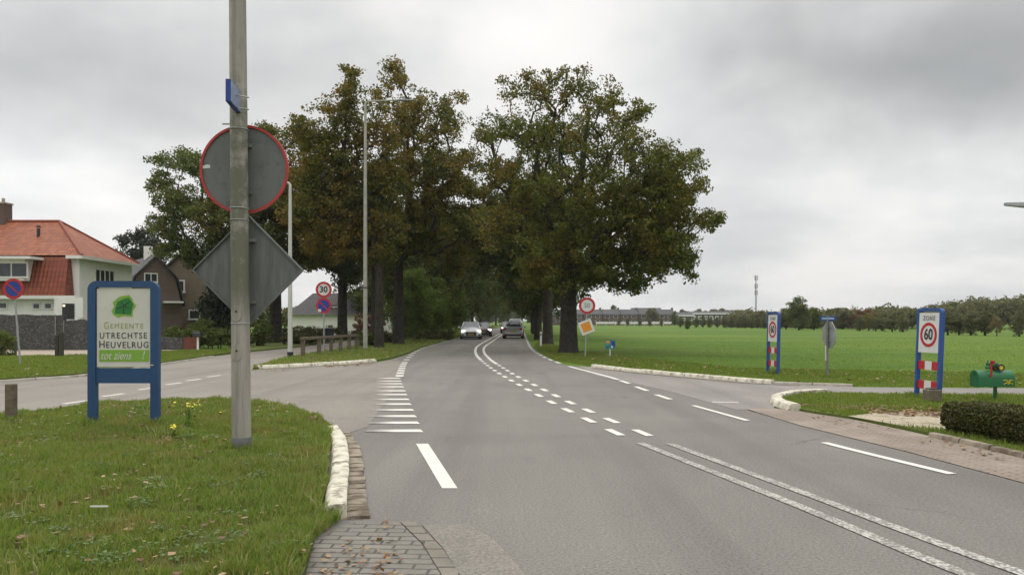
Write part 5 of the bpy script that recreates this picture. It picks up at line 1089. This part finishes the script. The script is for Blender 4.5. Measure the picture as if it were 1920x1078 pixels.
x, Y = G(357, 656)[:2]; t = empty('garden_gate', (x, Y, 0), 0, 'low reddish wooden garden gate at the end of the stone wall', 'gate')
MB().box((0, 0, .36), (.72, .05, .62)).build('panel', M_REDWOOD, t); 
for sx in (-1, 1): MB().box((sx * .39, 0, .40), (.08, .08, .84)).build('post', M_POSTD, t)
x, Y = G(371, 657)[:2]; t = empty('letterbox', (x, Y, 0), 0, 'dark blue-grey letterbox on a white post beside the garden gate', 'letterbox')
MB().box((0, 0, .35), (.09, .07, .76)).build('post', M_WHITEP, t); MB().box((0, -.03, .86), (.44, .32, .3)).build('box', M_PLASTIC, t, bevel=.03); MB().box((0, -.195, .93), (.3, .01, .03)).build('slot', M_GALVD, t)

# ================================================================ FAR SIDE OF THE FIELD
def row_house(x, Y, label):
    t = empty('terraced_house', (x, Y, 0), 0, label, 'house', 'brick terrace across the field'); w = 5.6
    MB().box((0, 3, 1.75), (w, 6, 3.5)).build('wall', M_REDBRICK, t)
    m2 = MB(); m2.add([(-w / 2, -.3, 3.3), (w / 2, -.3, 3.3), (w / 2, 3, 5.0), (-w / 2, 3, 5.0), (-w / 2, 6.3, 3.3), (w / 2, 6.3, 3.3)], [(0, 1, 2, 3), (3, 2, 5, 4), (0, 3, 4), (1, 5, 2), (0, 4, 5, 1)]); roof_uv(m2.build('roof', M_SLATE, t))
    for zc in (1.2, 2.7):
        for sx in (-1.3, 1.3): window(t, (sx, -.02, zc), 1.4, .7, bars=0, fw=.06, proud=.1)
    MB().box((2.5, 3, 5.1), (.6, .6, .9)).build('chimney', M_REDBRICK, t); return t
YT = 245; first = row_house(P(1046, 0, YT)[0], YT, 'brick terraced house just right of the largest oak trunk, leftmost in the row')
labs = ['brick terraced house behind the round priority sign post', 'brick terraced house just right of the priority diamond', 'third brick terraced house right of the priority sign', 'middle brick terraced house across the field', 'brick terraced house left of the grey-roofed block', 'last brick terraced house before the grey-roofed block']
for k, l in enumerate(labs): c = copy_tree(first); c.location.x += 5.75 * (k + 1) - .25; c['label'] = l
def long_building(px0, px1, Y, h, roof_h, wall_m, roof_m, label, wins=8):
    x0, x1 = P(px0, 0, Y)[0], P(px1, 0, Y)[0]; L = x1 - x0; t = empty('long_building', (x0, Y, 0), 0, label, 'building')
    MB().box((L / 2, 5, h / 2), (L, 10, h)).build('wall', wall_m, t); m2 = MB(); m2.add([(-.4, -.4, h), (L + .4, -.4, h), (L + .4, 5, h + roof_h), (-.4, 5, h + roof_h), (-.4, 10.4, h), (L + .4, 10.4, h)], [(0, 1, 2, 3), (3, 2, 5, 4), (0, 3, 4), (1, 5, 2), (0, 4, 5, 1)]); roof_uv(m2.build('roof', roof_m, t))
    for k in range(wins): window(t, ((k + .5) * L / wins, -.02, h * .6), L / wins * .55, h * .3, bars=1, fw=.25, proud=.1)
    MB().box((L / 2, -.45, h), (L + .8, .2, .5)).build('eaves_band', M_WHITEP, t)
long_building(1190, 1242, 262, 3.4, 2.4, M_REDBRICK, M_SLATE, 'grey-roofed block right of the brick terrace'); long_building(1236, 1300, 285, 3.2, 1.3, M_SLATEW, M_SLATE, 'dark low hall behind the poplar across the field', 5)
long_building(1296, 1425, 320, 4.2, 1.0, M_SLATEW, M_SLATE, 'long dark building with pale roof edge left of the mast', 12)
x0 = P(1118, 0, 236)[0]; x1 = P(1262, 0, 236)[0]; t = empty('white_fence', (x0, 236, 0), 0, 'long white board fence in front of the brick terrace', 'fence')
MB().box(((x1 - x0) / 2, 0, .75), (x1 - x0, .08, .7)).build('board', M_WHITEP, t)
for k in range(9): MB().box(((x1 - x0) * k / 8, -.08, .6), (.14, .1, 1.3)).build('post', M_WHITEP, t)
Y = 420; x = P(1417.5, 0, Y)[0]; t = empty('radio_mast', (x, Y, 0), 0, 'thin grey telecom mast rising above the trees across the field', 'mast'); hz = H - (516 - HY) / F * Y
MB().tube([(0, 0, 0), (0, 0, hz * .7), (0, 0, hz)], [.42, .3, .2], 8).build('column', M_GALVD, t, smooth=True)
for z_ in (hz - 1.5, hz - 6, hz - 9.5):
    for a in range(3): MB().box((math.cos(a * 2.1) * .7, math.sin(a * 2.1) * .7, z_), (.4, .4, 2.6)).build('antenna', M_GALV, t)

def far_tree(proto, hp, px, basey, topy, wpx, label, group='trees across the field', Y=None):
    Y = Y or G(px, basey)[1]; x = (px - CX) / F * Y; h = H - (topy - HY) / F * Y; s_ = h / hp; o = place(proto, x, Y, s_, label=label, group=group)
    k = (wpx / 2 * Y / F) / hp / .36; o.scale = (k, k, s_); return o
W1 = generic_tree('pollard_willow', 5, 1.8, .9, .17, 120, 46, .32, .22, M_WILLOW, 51, label='x', cat='tree'); W2 = generic_tree('pollard_willow', 5, 1.9, .6, .17, 110, 46, .34, .22, M_WOOD, 52, label='x', cat='tree')
T1 = generic_tree('field_tree', 8, 2.9, .8, .2, 160, 50, .5, .34, M_OAKG, 53, label='x', cat='tree'); T2 = generic_tree('field_tree', 8, 2.9, .8, .2, 160, 50, .5, .34, M_WOOD, 54, label='x', cat='tree')
TR = generic_tree('red_tree', 8, 2.9, .8, .2, 110, 50, .5, .34, M_REDL, 55, label='x', cat='tree'); TY = generic_tree('yellow_tree', 5, 1.8, .8, .15, 90, 46, .35, .25, M_YELL, 56, label='x', cat='tree'); TT = generic_tree('tan_tree', 5, 1.8, 1.0, .12, 60, 40, .35, .22, M_TANL, 57, label='x', cat='tree')
ORD = 'first second third fourth fifth sixth seventh eighth ninth tenth eleventh twelfth thirteenth'.split()
WG = 'pollard willows along the far edge of the field'
for px, by_, ty, w_, l, pr in ((1777, 628, 586, 36, 'dark pollard willow just right of the nearer zone sign', W1), (1798, 628, 588, 30, 'second pollard willow right of the nearer zone sign', W2), (1820, 628.5, 584, 34, 'thick-trunked pollard willow above the left end of the mailbox', W2), (1847, 629, 583, 40, 'broad grey-green pollard willow above the mailbox', W1), (1911, 631, 583, 30, 'brownish pollard willow at the right edge', W2),
    (1612, 620.5, 592, 24, 'pollard willow left of the yellow tree', W2), (1642, 621, 595, 22, 'pollard willow just right of the yellow tree', W1), (1654, 621, 596, 18, 'slim pollard willow left of the dark round one', W2), (1673, 622, 590, 28, 'dark round pollard willow without visible trunk, left of the nearer zone sign', W1), (1693, 622.5, 592, 26, 'pollard willow standing apart left of the nearer zone sign', W2)):
    far_tree(pr, 5, px, by_, ty, w_, l, WG)
far_tree(TY, 5, 1629, 620, 588, 26, 'yellow-leaved tree in front of the red trees'); far_tree(TT, 5, 1869, 630, 594, 26, 'small tan tree above the right end of the mailbox')
far_tree(TR, 8, 1610, 616, 581, 34, 'reddish tree left of the brighter red one, beyond the yellow tree', Y=135); far_tree(TR, 8, 1629, 616, 578, 26, 'red-leaved tree behind the yellow tree', Y=138)
for k, px in enumerate((1276, 1292, 1306, 1318, 1331, 1345, 1358, 1371, 1384, 1397, 1409, 1421, 1432)):
    far_tree((W2, W1)[k % 2], 5, px, 613.5 + .2 * k, 593 + (k % 3), 15, ORD[k] + ' small willow from the left in the distant row before the long dark building', 'small willows in the distant row')
far_tree(T1, 8, 1498, 619, 557, 46, 'tall dark green tree between the farther zone sign and the octagonal sign back'); far_tree(T2, 8, 1474, 617, 577, 36, 'brownish tree just right of the farther zone sign')
far_tree(T1, 8, 1526, 618.5, 577, 32, 'dark tree just left of the octagonal sign back'); far_tree(T2, 8, 1580, 617, 576, 36, 'olive tree just right of the octagonal sign back'); far_tree(T2, 8, 1558, 616, 578, 36, 'olive tree behind the octagonal sign back'); far_tree(T2, 8, 1427, 615, 582, 28, 'olive tree just left of the farther zone sign')
far_tree(T2, 8, 1223, 607, 577, 26, 'brownish tree in front of the grey-roofed block', Y=240); far_tree(T1, 8, 1264, 609, 585, 15, 'dark narrow poplar in front of the dark hall', Y=225); far_tree(T1, 8, 1151, 606, 572, 20, 'round tree rising behind the terrace roofs', Y=275); far_tree(T1, 8, 1129, 606, 580, 11, 'dark small tree behind the terrace, right of the priority diamond', Y=270); far_tree(T1, 8, 1289, 617.5, 599, 12, 'dark cone-shaped bush alone in the middle of the field edge')
far_tree(T1, 8, 1181, 606, 583, 13, 'dark tree right of the round tree behind the terrace', Y=272)
for k, (px, b_) in enumerate(((1137, 607.5), (1160, 608.5), (1177, 609), (1200, 609.5), (1218, 610), (1240, 610))): far_tree(W2, 5, px, b_ + 2, 596, 8, ORD[k] + ' thin young tree from the left in front of the white board fence', 'young trees before the white fence')
def wood(px_pts, Y, depth, label, seed, m=M_WOOD, step=4.5, leaf=.75, per=34):
    """one mass of trees: px_pts = (column, top row) outline at distance Y"""
    rng = np.random.default_rng(seed); xs = [(a - CX) / F * Y for a, b in px_pts]; hs = [H - (b - HY) / F * Y for a, b in px_pts]; x = xs[0]; C = []; sp = []
    while x < xs[-1]:
        for row in range(3):
            h = np.interp(x, xs, hs) * rng.uniform(.82, 1.04) * (1 - .06 * (2 - row)); R = min(3.6, h * .36) * rng.uniform(.7, 1.2); cx = x + rng.uniform(-1, 1); cy = Y + depth * row / 3 + rng.uniform(-2, 2); n = 26
            d = rng.normal(size=(n, 3)); d /= np.linalg.norm(d, axis=1)[:, None]; q = np.array((cx, cy, h * .56)) + d * np.array((R, R, h * .42)) * (rng.uniform(0, 1, n) ** .35)[:, None]; C.append(q)
        x += step * rng.uniform(.5, 1.1)
    C = np.concatenate(C); L = leaves_around(C, per, .75, rng); L[:, 2] = np.maximum(L[:, 2], .1); o = leaf_obj('wood', L, leaf, m, None, rng); return tag(o, label, 'wood', None, 'stuff')
wood([(1560, 579), (1600, 580), (1650, 577), (1700, 573), (1725, 569), (1760, 575), (1790, 570), (1830, 563), (1870, 551), (1920, 548), (2100, 545)], 142, 16, 'dark wood behind the willows at the right of the field', 61, step=2.6, leaf=.5, per=34)
wood([(1385, 584), (1440, 580), (1480, 583), (1560, 582), (1640, 584)], 165, 16, 'low olive wood between the mast and the octagonal sign', 62, step=3, leaf=.55)
wood([(1235, 590), (1262, 583), (1290, 580), (1320, 577), (1360, 574), (1390, 579), (1415, 590)], 460, 30, 'faint distant wood on the horizon left of the mast', 63, step=8, leaf=1.5, per=24)
wood([(700, 590), (760, 585), (850, 580), (930, 585), (1000, 588), (1060, 592), (1120, 592)], 420, 30, 'distant dark wood behind the end of the avenue', 64, m=M_OAKD, step=8, leaf=1.5, per=24)
wood([(-200, 560), (0, 565), (250, 560), (450, 565), (560, 575), (700, 580)], 130, 14, 'mass of garden trees behind the left houses', 65, m=M_OAKD, step=4, leaf=.6, per=30)

# ================================================================ CARS
def car(name, x, Y, yaw, paint, label, kind='hatch', front_lights=True, scale=1.0, rear=False, group='cars on the main road'):
    t = empty(name, (x, Y, 0), yaw, label, 'car', group); t.scale = (scale,) * 3
    L, Wh = 4.4, .90          # nose towards local -Y
    secs = [(-2.18, .70, .30, .52, .60), (-2.08, .80, .22, .66, .74), (-1.7, .88, .20, .78, .88), (-1.0, .90, .20, .88, .99), (-.6, .90, .20, .92, 1.00), (1.2, .90, .20, .96, 1.0), (1.9, .88, .22, .98, 1.0), (2.12, .82, .28, .92, .96), (2.2, .76, .36, .6, .7)]
    rings = []
    for y, w, zl, zs, zt in secs: rings.append([(-w * .86, y, zl), (-w, y, zl + .14), (-w * 1.0, y, (zl + zs) / 2 + .04), (-w * .95, y, zs), (-w * .7, y, zt - .01), (0, y, zt + .015), (w * .7, y, zt - .01), (w * .95, y, zs), (w, y, (zl + zs) / 2 + .04), (w, y, zl + .14), (w * .86, y, zl)])
    mb = MB(); mb.loft(rings); mb.build('body', paint, t, smooth=True)
    ry = 1.75 if kind == 'estate' else 1.5; g = MB(); zb, zt = .92, 1.40
    base = [(-.78, -.95, zb), (.78, -.95, zb), (.80, 1.95 if kind == 'estate' else 1.95, zb), (-.80, 1.95, zb)]; top = [(-.60, -.18, zt), (.60, -.18, zt), (.60, ry - .15, zt - .03), (-.60, ry - .15, zt - .03)]
    g.loft([base, top]); g.build('window_glass', M_CARGLASS, t)
    rf = MB(); rf.loft([[(a * 1.02, b, c - .02) for a, b, c in top], [(a * 1.03, b, c + .01) for a, b, c in top], [(a * .9, b * .96, c + .045) for a, b, c in top]]); rf.build('roof', paint, t, smooth=True)
    for b_, t_ in zip(base, top): MB().tube([b_, t_], [.045, .04], 6).build('pillar', paint, t, smooth=True)
    for sx in (-1, 1):
        MB().tube([(sx * .80, .35, zb), (sx * .615, .45, zt - .01)], .035, 6).build('pillar', M_BLACK, t)
        MB().box((sx * .99, -.72, 1.0), (.2, .12, .13)).build('wing_mirror', paint, t, bevel=.03)
        for yy in (-1.35, 1.35):
            w = MB(); w.tube([(sx * .70, yy, .33), (sx * .89, yy, .33), (sx * .91, yy, .33)], [.33, .33, .29], 20); wo = w.build('wheel', M_TYRE, t, smooth=True); MB().tube([(sx * .90, yy, .33), (sx * .918, yy, .33)], .21, 14).build('rim', M_RIM, wo)
            a = MB(); a.tube([(sx * .80, yy, .36), (sx * .902, yy, .36)], .39, 20); a.build('wheel_arch', M_BLACK, t, smooth=True)
        MB().box((sx * .64, -2.06, .66), (.34, .16, .15), Matrix.Rotation(-sx * .25, 3, 'Z')).build('headlight', M_HEAD if front_lights else M_SIGNW2, t, bevel=.03)
        MB().box((sx * .66, -2.13, .36), (.22, .1, .12)).build('fog_lamp_recess', M_BLACK, t, bevel=.02)
        MB().box((sx * .68, 2.12, .82), (.32, .12, .2), Matrix.Rotation(sx * .2, 3, 'Z')).build('tail_light', M_TAIL, t, bevel=.03)
        MB().box((sx * .66, 2.2, .36), (.2, .06, .08)).build('rear_reflector', M_TAIL, t)
    MB().box((0, -2.17, .46), (.86, .1, .30)).build('grille', M_BLACK, t, bevel=.03); MB().box((0, -2.235, .42), (.5, .02, .11)).build('front_number_plate', M_PLATE, t)
    MB().box((0, 2.2, .62), (.5, .05, .12)).build('rear_number_plate', M_PLATE, t); MB().box((0, 2.19, .30), (1.4, .1, .16)).build('rear_bumper_trim', M_BLACK, t, bevel=.03); MB().box((0, -2.12, .20), (1.5, .16, .12)).build('front_skirt', M_BLACK, t, bevel=.02)
    if rear: MB().box((0, 1.58, 1.38), (1.15, .2, .05)).build('roof_spoiler', paint, t, bevel=.015)
    return t
def carpaint(name, c, metal=.2): m = mat(name, c, .3, metal=metal, var=(1, .04)); m.node_tree.nodes['Principled BSDF'].inputs['Coat Weight'].default_value = .6; return m
CW, CD, CG, CB = carpaint('white_car_paint', (.88, .88, .88), 0), carpaint('dark_red_car_paint', (.07, .02, .02)), carpaint('silver_car_paint', (.36, .37, .38), .4), carpaint('pale_car_paint', (.42, .45, .46), .3)
def at_px(px, Y): return (px - CX) / F * Y
car('car', at_px(882.5, 66.5), 66.5, math.radians(4), CW, 'white oncoming car with bright headlights, nearest on the left of the road', 'hatch')
car('car', at_px(904, 76.5), 76.5, math.radians(4), CD, 'dark red oncoming car following the white one', 'hatch')
car('car', at_px(963, 68.5), 68.5, math.radians(-2), CG, 'silver hatchback driving away with red tail lights, right of the double line', 'hatch', rear=True)
bpy.data.objects['car.002'].rotation_euler.z = math.radians(180 - 2)
car('car', at_px(952, 96), 96, math.radians(2), CD, 'oncoming car with headlight showing just left of the silver hatchback', 'hatch')
car('car', at_px(966, 118), 118, math.radians(180), CB, 'pale van-like car ahead of the silver hatchback', 'estate', scale=1.25)
# small round sign far on the left verge
round_sign('distant_sign', 861, 632, [('50', 1.75, .3)], 'tiny round sign on a post on the left verge just before the white car', Y=74)
x, Y = (993 - CX) / F * 56, 56
t = empty('reflector_post', (1.75, 47, 0), 0, 'white reflector post on the right verge beside the oak trunks', 'reflector post'); MB().tube([(0, 0, -.1), (0, 0, .86), (0, 0, .9)], [.055, .05, .03], 8).build('post', M_WHITEP, t, smooth=True); MB().box((0, -.055, .72), (.06, .01, .14)).build('reflector', M_BLACK, t)

# thin air: one even box of haze round the whole place
hz_ = MB().box((0, 900, 24.5), (5400, 2700, 51.2)).build('haze', bpy.data.materials.new('thin_haze')); tag(hz_, kind='stuff')
hm = hz_.data.materials[0]; hm.use_nodes = True; ht = NT(hm.node_tree); ht.n.clear(); ho = ht.new('ShaderNodeOutputMaterial'); pv = ht.new('ShaderNodeVolumePrincipled')
pv.inputs['Color'].default_value = (.93, .95, 1, 1); pv.inputs['Density'].default_value = .00022; ht.l.new(pv.outputs[0], ho.inputs['Volume'])
